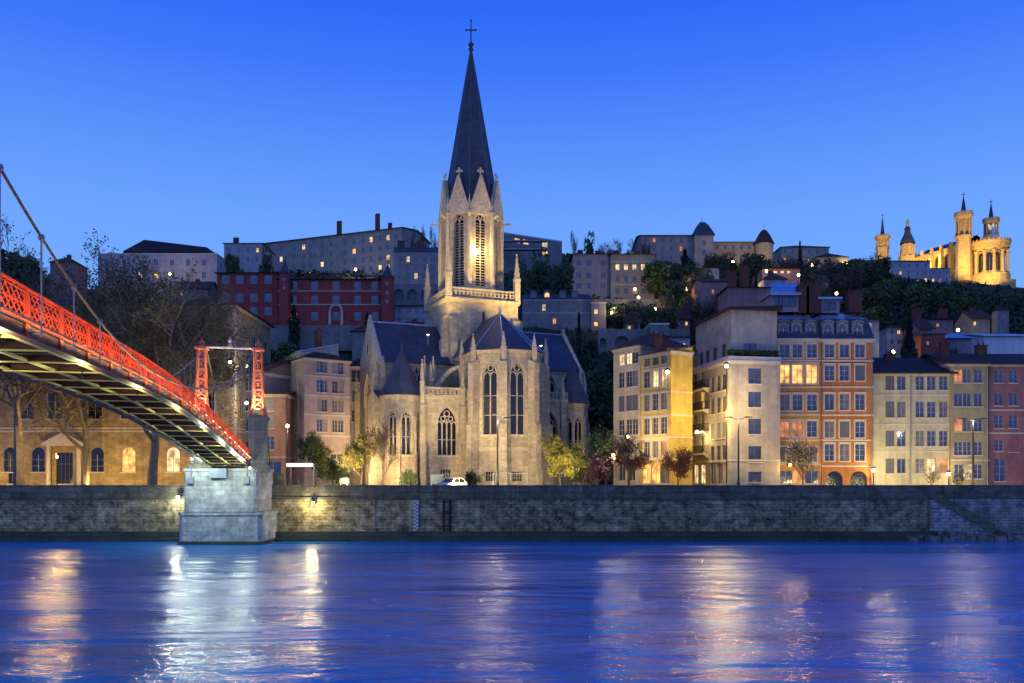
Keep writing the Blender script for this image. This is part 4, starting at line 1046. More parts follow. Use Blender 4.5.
# set-back top storey
zt = f3['r'].z(753, 304)
m = MB(); a = f3['f'].o; u = f3['f'].u; inn = Vector((-u.y, u.x, 0)); L = f3['f'].L
q = lambda s, d: Vector((a.x, a.y, 0)) + u * s + inn * d
def storey(px_front, d0, d1, s0, s1, z0, z1, wmat, rmat, rh, wins, rw, parent):
    w_ = MB(); o = q(s0, d0)
    facade(w_, o, u, s1 - s0, z0, z1, [(x - .6, x + .6, z0 + .3, z0 + 2.5, None) for x in wins])
    for x in wins: window(parent, o, u, x - .6, x + .6, z0 + .3, z0 + 2.5, 'case', fm=FRAMED)
    o2 = q(s1, d0); facade(w_, o2, inn, d1 - d0, z0, z1, [(x - .8, x + .8, z0 + .3, z0 + 2.3, None) for x in rw])
    for x in rw: window(parent, o2, inn, x - .8, x + .8, z0 + .3, z0 + 2.3, 'case', fm=FRAMED)
    facade(w_, q(s1, d1), -u, s1 - s0, z0, z1, []); facade(w_, q(s0, d1), -inn, d1 - d0, z0, z1, [])
    up = w_.build('upper_storey', wmat, parent)
    r = MB(); lo = [q(s0 - .5, d0 - .5), q(s1 + .5, d0 - .5), q(s1 + .5, d1 + .5), q(s0 - .5, d1 + .5)]
    V = lambda p, z: p + Vector((0, 0, z))
    r.hexa([V(p, z1 + .002) for p in lo], [V(lo[0], z1 + .25), V(lo[1], z1 + .25), V(lo[2], z1 + rh), V(lo[3], z1 + rh)]); WORLDPOS[up.name] = WORLDPOS[parent.name]; r.build('roof', rmat, up)
storey(0, .8, 7.0, 0, L - 1.0, zt3 + .01, zt - .6, whiter, TILED, .7, [2, 4.2, 6.6, 9.5], [2.6], h3)
zts = zt3
hd = MB(); rnd = random.Random(9)
for i in range(2600):
    s = rnd.uniform(0, 6.9); c = q(L - .35 + rnd.uniform(-.3, .25), s) + Vector((0, 0, zt3 + .75 + rnd.uniform(-.7, .6))); r_ = rnd.uniform(.08, .18)
    d1 = Vector((rnd.uniform(-1, 1), rnd.uniform(-1, 1), rnd.uniform(-1, 1))) * r_; d2 = Vector((rnd.uniform(-1, 1), rnd.uniform(-1, 1), rnd.uniform(-1, 1))) * r_
    hd.poly([c - d1, c - d2, c + d1, c + d2])
hg = thing('terrace_hedge', 'clipped hedge growing along the roof terrace of the white corner house', 'hedge', (q(L, 3).x, q(L, 3).y, zt3)); hd.build('foliage', mat('hedge_leaf', (.035, .075, .03), .8, .4, .8, streak=0), hg)
for y in (362, 383.5, 406, 429, 452):
    f = f3['f']; z = f.z(724, y)
    if z < zt3 - .5: balcony(h3, f, .4, 6.6, z, .85)
# pair of orange houses with mansard roofs
DM = dict(sur=TRIM)
h4, f4, z4, _ = house('orange six-storey house with three warmly lit windows under a mansard roof', (776.5, 111), (821.6, 111), 338.5, 13, orange,
      fr=[dict(c=[784.5, 797.5, 812], r=[351, 402.5, 429], w=1.3, h=[1.75, 2.1, 2.1], lit={(1, 2): LITO, (0, 2): LITO}, fm=FRAME, st=['case'], **DM), dict(c=[784.5, 797.5, 812], r=[374], w=1.45, h=2.5, lit={(0, 0): LIT, (1, 0): LIT, (2, 0): LIT}, **DM), dict(c=[784.5, 797.5, 812], r=[454.5], w=1.3, h=1.9, st=['shut', 'case', 'shut'], **DM), dict(c=[786, 799, 812], r=[477], w=1.7, h=1.7, st=['plain'], lit={(1, 0): LITO})],
      roof=('mansard', 4.5, SLATE), zb=STREET, courses=[361.5, 388, 415.5, 441, 465], pipe=820.5)
for px in (784, 797, 811): dormer(h4, f4['f'], f4['f'].s(px), z4 + .35, 1.15, 1.75, 1.7, .1)
h5, f5, z5, _ = house('terracotta six-storey house with arched ground floor and mansard roof', (822, 110.6), (872.8, 110.6), 339, 13, terra,
      fr=[dict(c=[829.5, 844.5, 860], r=[351, 373, 402, 429.5, 452.5], w=1.25, h=[1.7, 2.0, 2.1, 2.1, 2.2], st=['case', 'case', 'case', 'plain', 'shut', 'case', 'case'], **DM), dict(c=[834.5, 858.8], r=[479.5], w=2.2, h=2.2, arch='round', st=['plain'], fm=FRAMED, pm=GLASSD)],
      roof=('mansard', 4.6, SLATE), zb=STREET, courses=[361.5, 388, 416, 441, 467], pipe=871.5)
for px in (828.5, 843, 858): dormer(h5, f5['f'], f5['f'].s(px), z5 + .35, 1.15, 1.75, 1.7, .1)
# zinc penthouse, dormer box and brick chimneys behind the mansards
def boxhouse(name, label, cat, px0, px1, y0, y1, Y, D, wm, rm, zr=.35, wins=(), litw=None, parent=None):
    a = Vector((PX(px0, Y), Y, 0)); b = Vector((PX(px1, Y), Y, 0)); zt_, zb_ = ZY(y0, Y), ZY(y1, Y)
    t = parent
    w_ = MB(); ops = [(PX(p, Y) - a.x - ww / 2, PX(p, Y) - a.x + ww / 2, ZY(y, Y) - hh / 2, ZY(y, Y) + hh / 2, None) for p, y, ww, hh in wins]
    u = Vector((1, 0, 0)); facade(w_, a, u, b.x - a.x, zb_, zt_, ops)
    facade(w_, b, Vector((0, 1, 0)), D, zb_, zt_, []); facade(w_, a + Vector((0, D, 0)), Vector((0, -1, 0)), D, zb_, zt_, []); facade(w_, b + Vector((0, D, 0)), -u, b.x - a.x, zb_, zt_, [])
    o = w_.build(name, wm, t); WORLDPOS[o.name] = WORLDPOS[t.name]
    r = MB(); r.box(a.x - .3, b.x + .3, Y - .3, Y + D + .3, zt_ + .002, zt_ + zr); r.build('roof', rm, o)
    for (s0, s1, v0, v1, _) in ops: window(o, a, u, s0, s1, v0, v1, 'plain', simple=True, fm=FRAMED, pm=litw)
    return o
boxhouse('penthouse', '', '', 771, 798.5, 295, 312, 115.5, 4.5, pinkr, ZINC, .3, [(779, 302, 1.2, 1.4), (790, 302, 1.6, 1.4)], parent=h4)
boxhouse('roof_dormer', '', '', 819.5, 839.5, 299.5, 313, 115.5, 4, pinkr, ZINC, .3, [(829.5, 306, 1.7, 1.2)], parent=h5)
m = MB(); m.hexa([P(770, 295, 115.1), P(800, 295, 115.1), P(799, 284, 119.5), P(772, 284, 119.5)], [P(770, 294, 115.1), P(800, 294, 115.1), P(799, 283, 119.5), P(772, 283, 119.5)]); m.build('skylight_roof', ZINC, h4)
for par, px, y0, y1, w_ in ((h4, 802.5, 287, 314, .95), (h4, 812.5, 284, 314, 1.35), (h5, 853.5, 293, 313, 1.2)):
    chimney(par, P(px, y1, 116), ZY(y1, 116), ZY(y0, 116) - ZY(y1, 116), w_ * 1.5, 1.2, pots=4)
# long cream house, olive house, rose house
TS = dict(sur=None)
OS = dict(osh=SHUTW)
house('long cream yellow house of six window bays beside the terracotta house', (873.2, 112), (950.3, 112), 372, 12, paley,
      fr=[dict(c=[878, 890, 901.5, 920, 931.5, 943.5], r=[383, 409.5, 438.5, 466], w=1.15, h=[1.85, 2.1, 2.05, 1.95], st=['case', 'plain', 'case', 'shut', 'case'], osh=None, lit={(4, 3): LITW, (5, 3): LITO}, sur=None)],
      roof=('gable', 2.6, TILED, .7), zb=STREET, courses=[396, 425, 452.5], chim=[(905, .4, 1.2, 1.5, 1.4), (915, .6, 1.0, 1.7, 1.5)], pipe=910.5)
house('narrow olive green house between the cream and the rose houses', (950.7, 111.6), (988.2, 111.6), 363, 12, olive,
      fr=[dict(c=[958.5, 967.3, 978.3], r=[376, 399.8, 424.8, 448.5], w=1.1, h=1.75, st=['case', 'case', 'plain'], lit={(0, 2): LITO, (0, 0): LITO}), dict(c=[959, 968, 978], r=[471.5], w=1.2, h=1.9, lit={(1, 0): LITW})],
      roof=('gable', 2.0, TILED, .6), zb=STREET, courses=[461], chim=[(958, .3, 1.2, 2.4, .8), (982, .6, .9, 1.6, 1)], pipe=987)
house('rose red house at the right end of the row', (988.6, 112.2), (1046, 112.2), 363.5, 12, rosy,
      fr=[dict(c=[999, 1013.5, 1031], r=[376.2, 399, 421.5], w=1.15, h=1.75, st=['case', 'case', 'plain']), dict(c=[999, 1031], r=[445.5], w=1.1, h=1.5), dict(c=[1013.5], r=[445.5], w=1.2, h=1.7, st=['shut'], shm=mat('rose_shutter', (.36, .15, .15), .8)), dict(c=[1000], r=[470], w=1.5, h=3.0)],
      roof=('gable', 2.0, TILED, .6), zb=STREET, courses=[411, 434], chim=[(1001, .4, 1.4, 2.2, .8)])
# left side: ochre palace, corner houses by the church
PAL = mat('palace_ashlar', (.50, .38, .19), .9, .2, .3, .4, 6, brick=(1.0, .4, .016, .78), streak=.2, mottle=.35, mscale=.7)
pl, pf, pz, _ = house('long honey-coloured stone palace with arched ground-floor windows behind the bare plane trees', (-60, 119), (236, 119), 305, 17, PAL, cat='palace', name='palace',
      fr=[dict(c=[-37, -10, 10, 38, 97, 128.5, 173, 205], r=[459.5], w=1.9, h=3.5, arch='round', sur=None, lit={(6, 0): LITW, (5, 0): LIT}, fm=FRAME, pm=GLASSD), dict(c=[-20, 27, 55, 95, 128, 173, 207], r=[406], w=2.0, h=3.6, fm=FRAME, pm=GLASSD, sur=TRIM), dict(c=[-20, 27, 55, 95, 128, 173, 207], r=[338], w=1.9, h=3.4, fm=FRAMED, pm=GLASSD, sur=TRIM), dict(c=[65, 10 + 6], r=[468], w=2.2, h=4.4, fm=FRAMED, pm=GLASSD, st=['grid'])],
      rt=[dict(c=3, r=[338, 406, 459], w=1.8, h=3.3)], roof=('hip', 2.6, TILED, .8), zb=STREET, courses=[429, 432, 366], quoin=True, trimm=TRIM)
m = MB(); Y = 118.9; x0, x1 = PX(44, Y), PX(86, Y); zc = ZY(446, Y)                    # pediment over the door
m.box(x0, x1, 118.2, 118.998, zc, zc + .35); m.hexa([(x0, 118.2, zc + .351), (x1, 118.2, zc + .351), ((x0 + x1) / 2, 118.2, zc + 2.0)], [(x0, 118.998, zc + .351), (x1, 118.998, zc + .351), ((x0 + x1) / 2, 118.998, zc + 2.0)])
for x in (PX(50, Y), PX(80, Y)): m.ring(x, 118.5, .32, STREET, .28, zc, 10)
m.build('pediment', TRIM, pl)
house('narrow orange-brown house with a shop at street level beside the bridge pylon', (262, 121), (285.5, 121), 394, 10, W('brown_render', (.46, .26, .17)),
      fr=[dict(c=[270, 281], r=[404, 421.5, 443], w=1.2, h=1.9, st=['shut', 'case', 'shut'], shm=SHUTW), dict(c=[273], r=[470], w=2.4, h=2.4, st=['plain'], lit={})], roof=('shed', 1.6, TILE), zb=STREET, courses=[458])
house('narrow shadowed house behind the bridge pylon', (234, 124), (262, 121.5), 372, 10, W('taupe_render', (.30, .24, .22)),
      fr=[dict(c=3, r=[385, 405, 425, 448], w=1.1, h=1.9)], roof=('gable', 2.0, TILE), zb=STREET)
house('pale stuccoed house with two gables behind the brown corner house', (281, 134), (298, 124), 352, 6, W('stucco_render', (.52, .46, .42)),
      fr=[dict(c=3, r=[368, 388, 408, 430], w=1.1, h=1.9, st=['shut', 'case'], shm=SHUTW)], rt=[dict(c=2, r=[362], w=1.2, h=1.5)], roof=('shed', 1.6, ZINC, .3), zb=STREET, chim=[(294, .6, 1.8, 2.6, 1.0)])
house('brown apartment house with rows of paired windows left of the church', (305, 122), (350, 126), 357, 11, W('tan_render', (.46, .37, .29)),
      fr=[dict(c=[319.5, 324.5, 335, 341], r=[366.5, 386, 405.5, 425.5], ref=320, w=.85, h=1.8, fm=FRAME, st=['case', 'case', 'shut', 'case'], shm=SHUTW), dict(c=[318, 337], r=[462], ref=320, w=2.0, h=2.4)],
      lf=[dict(c=2, r=[366.5, 386, 405.5, 425.5], w=.9, h=1.8)], roof=('hip', 1.8, TILED, .6), zb=STREET, courses=[376, 395.5, 415, 436], zref=122)
house('grey-shuttered house squeezed against the left flank of the church', (349, 134), (366, 134), 366, 9, W('grey_render', (.38, .35, .33)),
      fr=[dict(c=[356.5], r=[376, 396, 416], w=1.6, h=1.9, st=['case'])], roof=('hip', 1.4, TILED, .6), zb=STREET)

# ------------------------------------------------------------------ houses on the hill
bluew = W('hill_white_render', (.40, .41, .43)); hcream = W('hill_cream_render', (.36, .32, .28)); hpink = W('hill_pink_render', (.34, .20, .19)); hred = W('hill_red_render', (.36, .075, .065)); hgrey = W('hill_grey_stone', (.24, .235, .23)); hyel = W('hill_yellow_render', (.38, .32, .22))
def hh(label, px0, px1, Y, ytop, ybase, wm, D, cols, rows, ww, wh, roof, lit=None, Y1=None, name='hill_house', cat='building', st=('plain',), fm=None, side=2, litm=LIT, **k):
    """a house on the hill; cols = pixel columns or a count, rows = pixel rows, ww/wh in pixels"""
    s = Y / F; b = min(terr(PX(px0, Y), Y), terr(PX(px1, Y1 or Y), Y1 or Y), ZY(ybase, Y)) - 1.5
    L = {c: litm for c in (lit or ())}
    if isinstance(cols, int): cols_ = [px0 + (px1 - px0) * (i + .5) / cols for i in range(cols)]
    else: cols_ = cols
    ref = px0 if not Y1 else (px0 if Y < Y1 else px1)
    specs = [dict(c=cols_, r=rows, w=ww * s, h=wh * s, lit=L, st=list(st), fm=fm, **({'ref': ref} if k.get('useref', True) else {}))]
    k.pop('useref', None); k.setdefault('cornice', False)
    sd = [dict(c=side, r=rows, w=ww * s, h=wh * s, fm=fm, st=list(st))] if side else []
    return house(label, (px0, Y), (px1, Y1 or Y), ytop, D, wm, fr=specs, rt=sd, lf=sd, roof=roof, name=name, cat=cat, zb=b, simple=True, zref=Y if not Y1 else min(Y, Y1), **k)
RF = lambda k, Y, px, m, ov=.6: (k, px * Y / F, m, ov)
hh('red convent wing with tall plain windows at the left end', 217, 278, 205, 272.5, 316, hred, 14, [225.5, 239.5, 253.5, 268], [279.5, 297.5, 311], 7.5, 8.5, RF('hip', 205, 3, TILED), chim=[(231, .5, 1.5, 1.6, .5)], fm=FRAME)
hr, fr_, zr_, _ = hh('long dark red convent with pale framed windows and an arched door', 278.4, 380, 203, 279, 325, hred, 15, [293.5, 314.5, 336, 357.5, 374.5], [285.5, 299.5, 316], 7, 8.5, RF('hip', 203, 3.5, TILED), fm=FRAME, courses=[291.5, 305], trimm=TRIM, name='convent')
m = MB(); Y = 202.9; cx = PX(336, Y); s = Y / F
m.path([(cx + 6 * s * math.cos(a), Y - .1, ZY(311, Y) + 6 * s * math.sin(a)) for a in [i * math.pi / 8 for i in range(9)]], .3, 5)
for sg in (-1, 1): m.box(cx + sg * 6 * s - .3, cx + sg * 6 * s + .3, Y - .3, Y - .003, ZY(325, Y), ZY(311, Y))
m.build('door_surround', TRIM, hr)
def turret(label, px, Y, w_, ytop, yapex, ybase, wm, rm, name='turret_tower', cat='tower', n=4, bell=False, wins=2, grp=None):
    s = Y / F; x = PX(px, Y); r = w_ * s / 2; zb = min(ZY(ybase, Y), terr(x, Y)) - 1
    t = thing(name, label, cat, (x, Y, zb), grp); rot = math.pi / 4 if n == 4 else math.pi / n; rr = r / math.cos(math.pi / n)
    m = MB(); m.ring(x, Y + r, rr, zb, rr, ZY(ytop, Y), n, rot); m.build('wall', wm, t)
    m = MB(); zt_, za = ZY(ytop, Y), ZY(yapex, Y)
    if bell: pr = [(rr * 1.15, zt_ + .003), (rr * .86, zt_ + (za - zt_) * .4), (rr * .5, zt_ + (za - zt_) * .82), (rr * .28, za)]
    else: pr = [(rr * 1.15, zt_ + .003), (rr * .62, zt_ + (za - zt_) * .35), (.02, za)]
    m.lathe(pr, n, x, Y + r, rot); m.tube((x, Y + r, za - .5), (x, Y + r, za + 6 * s), .12, .05, 4); m.build('roof', rm, t)
    for i in range(wins):
        z = ZY(ytop + 5 + i * 9, Y); ww = w_ * s * .22
        if n == 4: window(t, (x, Y, 0), (1, 0), -ww / 2, ww / 2, z - ww * 1.4, z, 'plain', simple=True, fm=TRIM, dep=-.18)
    return t
turret('slim red turret with a pointed roof between the two red wings', 284, 201, 9, 273, 258, 326, hred, SLATE)
turret('red corner turret with a pointed roof at the right end of the convent', 387, 200, 11, 277, 262, 326, hred, SLATE, wins=3)
hh('long blue-white house with a terrace wall high on the left', 98, 217, 262, 254.5, 284, bluew, 16, [107, 124, 140, 156, 172, 188, 204], [262.5, 275], 4, 6, RF('flat', 262, 1.2, TRIM), lit=[(3, 1)], chim=[(102, .4, 2, 2, 0)])
hh('dark-roofed chapel building behind the blue-white house', 126, 227, 285, 251.5, 262, hgrey, 12, 8, [256], 3, 4, ('hip', 6.2, TILED, .8), name='chapel', Y1=300)
hh('pale annex between two dark evergreens on the skyline', 224, 262, 312, 243, 270, bluew, 16, 4, [250, 259], 3, 4.5, RF('hip', 312, 4, TILED), chim=[(229, .5, 2, 3, 1)])
hh('very long grey-blue hospital with four rows of windows and tall chimneys on the skyline', 243, 402, 352, 227.5, 283, hcream, 24, [255, 268, 281, 294, 303.5, 310.5, 322, 331, 345, 354, 363, 371, 380, 388, 396], [236, 246, 256, 265.5], 3.4, 5, ('gable', 5 * 352 / F, TILED, .7), lit=[(4, 3), (5, 3), (12, 3), (13, 3), (14, 3), (4, 0), (13, 0)], Y1=326, name='hospital', side=3, chim=[(336, .1, 2.0, 5, 1), (374.5, .1, 1.8, 6, 1), (381, .3, 1.5, 3, 1.5)], litm=LITW)
hh('blue-grey house with a dark mansard roof left of the belfry', 393.5, 446, 250, 252, 286, hcream, 14, [400, 408, 416, 424, 432, 440], [259, 267.5, 276], 3.6, 6, RF('mansard', 250, 9, SLATE), chim=[(398, .5, 2, 2.5, 2.5), (418, .5, 2, 2.5, 2.5)])
hh('small white house with tall shutters under a terrace', 394.5, 427, 206, 306, 326, bluew, 9, [400, 408.5, 417, 424], [311, 320.5], 4, 5.5, RF('shed', 206, 3, TILED))
t = thing('terrace_wall', 'dark arched terrace wall above the small white house', 'wall', P(392, 303, 214)); m = MB(); x0, x1 = PX(390, 214), PX(448, 214)
facade(m, (x0, 214), (1, 0), x1 - x0, ZY(306, 214) - 4, ZY(284, 214), [(1 + i * 3.4, 3.4 + i * 3.4, ZY(300, 214), ZY(289, 214), 'round') for i in range(4)], .8); m.box(x0, x1, 215.2, 216, ZY(306, 214) - 4, ZY(284, 214)); m.build('masonry', hgrey, t)
# centre
mb_, mf, mz, _ = hh('modern flat-roofed block with lit balconies right of the belfry', 500, 562, 300, 233, 262, hgrey, 14, [508, 517, 526, 536, 545, 554], [238, 246.5], 6.5, 5, RF('flat', 300, 1.5, ZINC), lit=[(1, 0), (2, 0), (4, 1)], name='apartment_block', Y1=312)
m = MB()
for y in (242, 250.5): m.box(PX(500, 299), PX(545, 299), 296.5, 299.0, ZY(y, 298), ZY(y, 298) + .35)
m.build('balcony', bluew, mb_)
hh('cream hillside house with two rows of blue windows', 573, 610.5, 246, 254, 292, hcream, 12, [578.5, 588.5, 603], [263, 275.5, 286], 4.6, 5.5, RF('hip', 246, 3, TILE), chim=[(582, .5, 1.6, 2, .5), (600, .5, 1.6, 1.8, .5)])
hh('pinkish hillside house with four lit windows in a row', 610.8, 655, 244, 254, 299, hyel, 12, [617.5, 626, 634.5, 643, 651], [257, 267, 279, 291], 4.2, 6, RF('hip', 244, 2.4, TILE), lit=[(0, 1), (1, 1), (2, 1), (3, 1)], litm=LITW, courses=[262, 285], chim=[(618, .5, 1.6, 1.8, .5), (640, .5, 1.6, 1.8, .5)])
ml, mfl, mzl, _ = hh('low grey mansion with five attic dormers, one of them lit', 522.5, 591, 214, 299, 336, hgrey, 12, [533, 544, 554.5, 565, 575], [307.5, 321], 3.6, 6.5, RF('mansard', 214, 9, SLATE), lit=[(2, 1)], litm=LITO, courses=[313.5, 300.5], name='mansion')
for px, l in ((533.5, None), (547, LIT), (562.5, None), (575, None)): dormer(ml, mfl['f'], mfl['f'].s(px), mzl + .3, 1.3, 1.5, 1.7, .1, l)
hh('square stone annex with one lit window beside the mansion', 591.3, 606, 213, 303.5, 336, hgrey, 10, [596], [311.5, 324], 4, 4.5, RF('flat', 213, 1.2, TRIM), lit=[(0, 0)], litm=LITW)
hh('pale narrow tower house below the retaining wall', 650, 669, 196, 325, 352, hgrey, 8, [655, 664], [333, 343], 2.5, 4, RF('flat', 196, 2, TRIM))
hh('small low house behind the pink corner house', 671, 690, 192, 337, 356, bluew, 7, [676, 684], [345], 3, 4, RF('gable', 192, 3, TILE))
t = thing('retaining_wall', 'long stone retaining wall with a dark arch on the slope above the yellow house', 'wall', P(600, 345, 200)); m = MB(); x0, x1 = PX(598, 200), PX(690, 200)
facade(m, (x0, 200), (1, 0), x1 - x0, ZY(350, 200) - 3, ZY(329, 200), [(PX(622, 200) - x0 - 1.7, PX(622, 200) - x0 + 1.7, ZY(350, 200) - 2, ZY(336, 200), 'round'), (PX(603, 200) - x0 - .8, PX(603, 200) - x0 + .8, ZY(347, 200), ZY(338, 200), 'round')], 1.0); m.box(x0, x1, 201.1, 202, ZY(350, 200) - 3, ZY(329, 200) - .01); m.build('masonry', hgrey, t)
t = thing('garden_wall', 'plain garden wall under the pinkish hillside house', 'wall', P(592, 303, 236)); m = MB(); m.box(PX(592, 236), PX(690, 236), 236, 236.8, ZY(312, 236), ZY(299, 236)); m.build('masonry', hgrey, t)
t = thing('garden_wall', 'stone garden wall below the red convent', 'wall', P(240, 330, 198)); m = MB(); m.box(PX(238, 198), PX(394, 198), 198, 198.8, ZY(342, 198) - 2, ZY(325.5, 198)); m.build('masonry', hgrey, t)
# upper right
hh('white gabled seminary building left of the pyramid tower', 641, 699, 300, 235.5, 272, hcream, 16, [646, 654, 662, 671, 681, 690], [240, 248.5, 257.5], 2.8, 4.5, ('gable', 4.5 * 300 / F, TILED, .7), name='seminary', side=2)
turret('square seminary tower with a steep pyramid roof', 704, 298, 19, 235, 220, 268, hcream, SLATE, bell=True, name='seminary_tower')
hh('long seminary wing between the pyramid tower and the conical tower', 713, 762, 304, 242, 268, hyel, 14, 6, [247, 257], 2.8, 4.5, ('gable', 5 * 304 / F, TILED, .7), name='seminary_wing')
turret('round seminary tower with a conical roof on the skyline', 766.5, 299, 17.5, 242, 228, 270, hyel, TILED, n=12, bell=True, name='round_tower')
hh('pale villa with a low hipped roof right of the conical tower', 781, 829, 330, 247, 268, hcream, 16, 6, [251.5, 259], 2.6, 4, RF('hip', 330, 7, TILED), name='villa')
hh('grey house with a steep roof on the skyline beside the villa', 817, 848, 300, 257, 275, hgrey, 14, 4, [264], 2.6, 4, RF('hip', 300, 8, TILED))
hh('long pale lilac building below the basilica', 846, 930, 430, 261, 288, bluew, 18, 10, [265.5, 273, 280], 2.3, 3.4, ('gable', 2.5 * 430 / F, TILED, .7), lit=[(3, 1)], name='convent_house', side=2)
hh('small lilac annex at the foot of the basilica nave', 930, 950, 440, 268, 285, bluew, 12, 3, [273, 280], 2.0, 3, RF('hip', 440, 2, TILED))
hh('pink hillside house with one lit window below the seminary', 700, 727, 216, 281, 300, hpink, 10, [706, 713, 720], [292], 2.6, 5, ('gable', 6 * 216 / F, TILE, .5), lit=[(1, 0)], litm=LITO)
hh('small white house between the trees below the seminary', 704, 719, 236, 268, 278, bluew, 8, [708, 712, 716], [272.5], 1.9, 3, RF('hip', 236, 2, TILED))
hh('long low house with four bright windows above the orange houses', 762, 800, 232, 268.5, 284, hpink, 10, [768, 775.5, 782.5, 789], [272], 3.6, 2.8, RF('hip', 232, 2.5, TILED), lit=[(0, 0), (1, 0), (2, 0), (3, 0)], litm=LITW)
hh('dim red brick house left of the zinc penthouse', 728, 772, 190, 287, 312, hpink, 9, [736, 747, 758], [296], 3, 4, RF('hip', 190, 4, TILE), chim=[(735, .3, 2, 4, .3), (748, .3, 2, 5, .3)])
hh('narrow white house with a lit top window behind the terracotta house', 866, 879, 160, 320, 352, bluew, 8, [870.5], [325], 4, 4.5, RF('gable', 160, 3, TILED), lit=[(0, 0)], litm=LITW)
hh('white house with a warm lit window left of the cypress', 887, 903, 172, 327, 352, bluew, 8, [892, 899], [332, 342], 3.4, 4.5, RF('hip', 172, 3, TILED), lit=[(1, 0)], litm=LIT)
hh('rose-coloured house with a lit window on the slope at right', 922, 953, 184, 319, 340, hpink, 9, [931, 938, 946], [325], 3, 4, RF('gable', 184, 3.5, TILED), lit=[(1, 0)], litm=LITO, chim=[(925, .4, 2, 2.2, .5), (951, .4, 2, 2.2, .5)])
hh('brick house wall behind the ridge of the long cream house', 921, 945, 158, 335, 356, W('hill_brick', (.30, .10, .07)), 8, [928, 938], [343], 2.5, 4, RF('flat', 158, 1.5, TILE))
hh('small grey house with a pyramid roof behind the olive house', 947, 971, 160, 338, 358, hgrey, 8, [954, 964], [346], 2.5, 4, RF('pyr', 160, 7, ZINC))
hh('large plain white gable wall behind the rose red house', 984, 1040, 165, 336, 356, mat('plain_white_render', (.64, .64, .66), .9, .08, .2), 12, [1030], [345], 3, 4, ('shed', 2.5, ZINC), name='warehouse')
turret('small square bell tower on the wooded slope at far right', 1003.5, 188, 11, 310, 303, 330, hgrey, TILED, name='bell_tower', wins=1)

for (label, px0, px1, Y, yt, yb, wm_, lit_, rk) in (
    ('tiny tiled house with a lit window beside the retaining wall arch', 626, 640, 205, 322, 336, hyel, [(0, 0)], 'gable'),
    ('narrow tiled house with a lit window at the right end of the retaining wall', 676, 690, 206, 318, 334, hpink, [(1, 0)], 'gable'),
    ('pale terraced house under the four bright windows', 764, 786, 215, 279, 294, bluew, [(1, 0)], 'hip'),
    ('low ochre house between the trees below the villa', 806, 828, 240, 281, 294, hyel, [(0, 0)], 'gable'),
    ('small pale house with one lit window among trees below the villa', 838, 852, 262, 276, 288, bluew, [(0, 0)], 'hip'),
    ('small pink house half hidden below the lilac building', 862, 876, 262, 292, 305, hpink, [(1, 0)], 'gable'),
    ('little tiled house on the wooded slope left of the bell tower', 972, 990, 200, 318, 332, hyel, [(0, 0)], 'gable'),
    ('brick house with chimneys just right of the cypress', 920, 932, 165, 328, 350, hpink, [], 'gable'),
    ('small house with a lit window on the bank between church and convent', 404, 420, 190, 330, 344, hgrey, [(0, 0)], 'gable'),
    ('grey roofed outbuilding at the end of the convent garden wall', 352, 380, 192, 331, 346, hgrey, [], 'hip'),
    ('low stone house on the left slope above the palace roof', 176, 208, 215, 288, 304, hgrey, [(0, 0)], 'gable'),
    ('pinkish house on the far left skyline behind the bridge cable', 50, 74, 250, 262, 292, hpink, [], 'hip')):
    hh(label, px0, px1, Y, yt, yb, wm_, 8, 3 if px1 - px0 > 15 else 2, [yt + 5.5] if yb - yt < 18 else [yt + 5.5, yt + 15], 2.6 * 210 / Y, 4 * 210 / Y, (rk, 2.4, TILE, .5), lit=lit_, litm=LIT, chim=[((px0 + px1) / 2, .5, 1.1, 1.4, 1.5)])
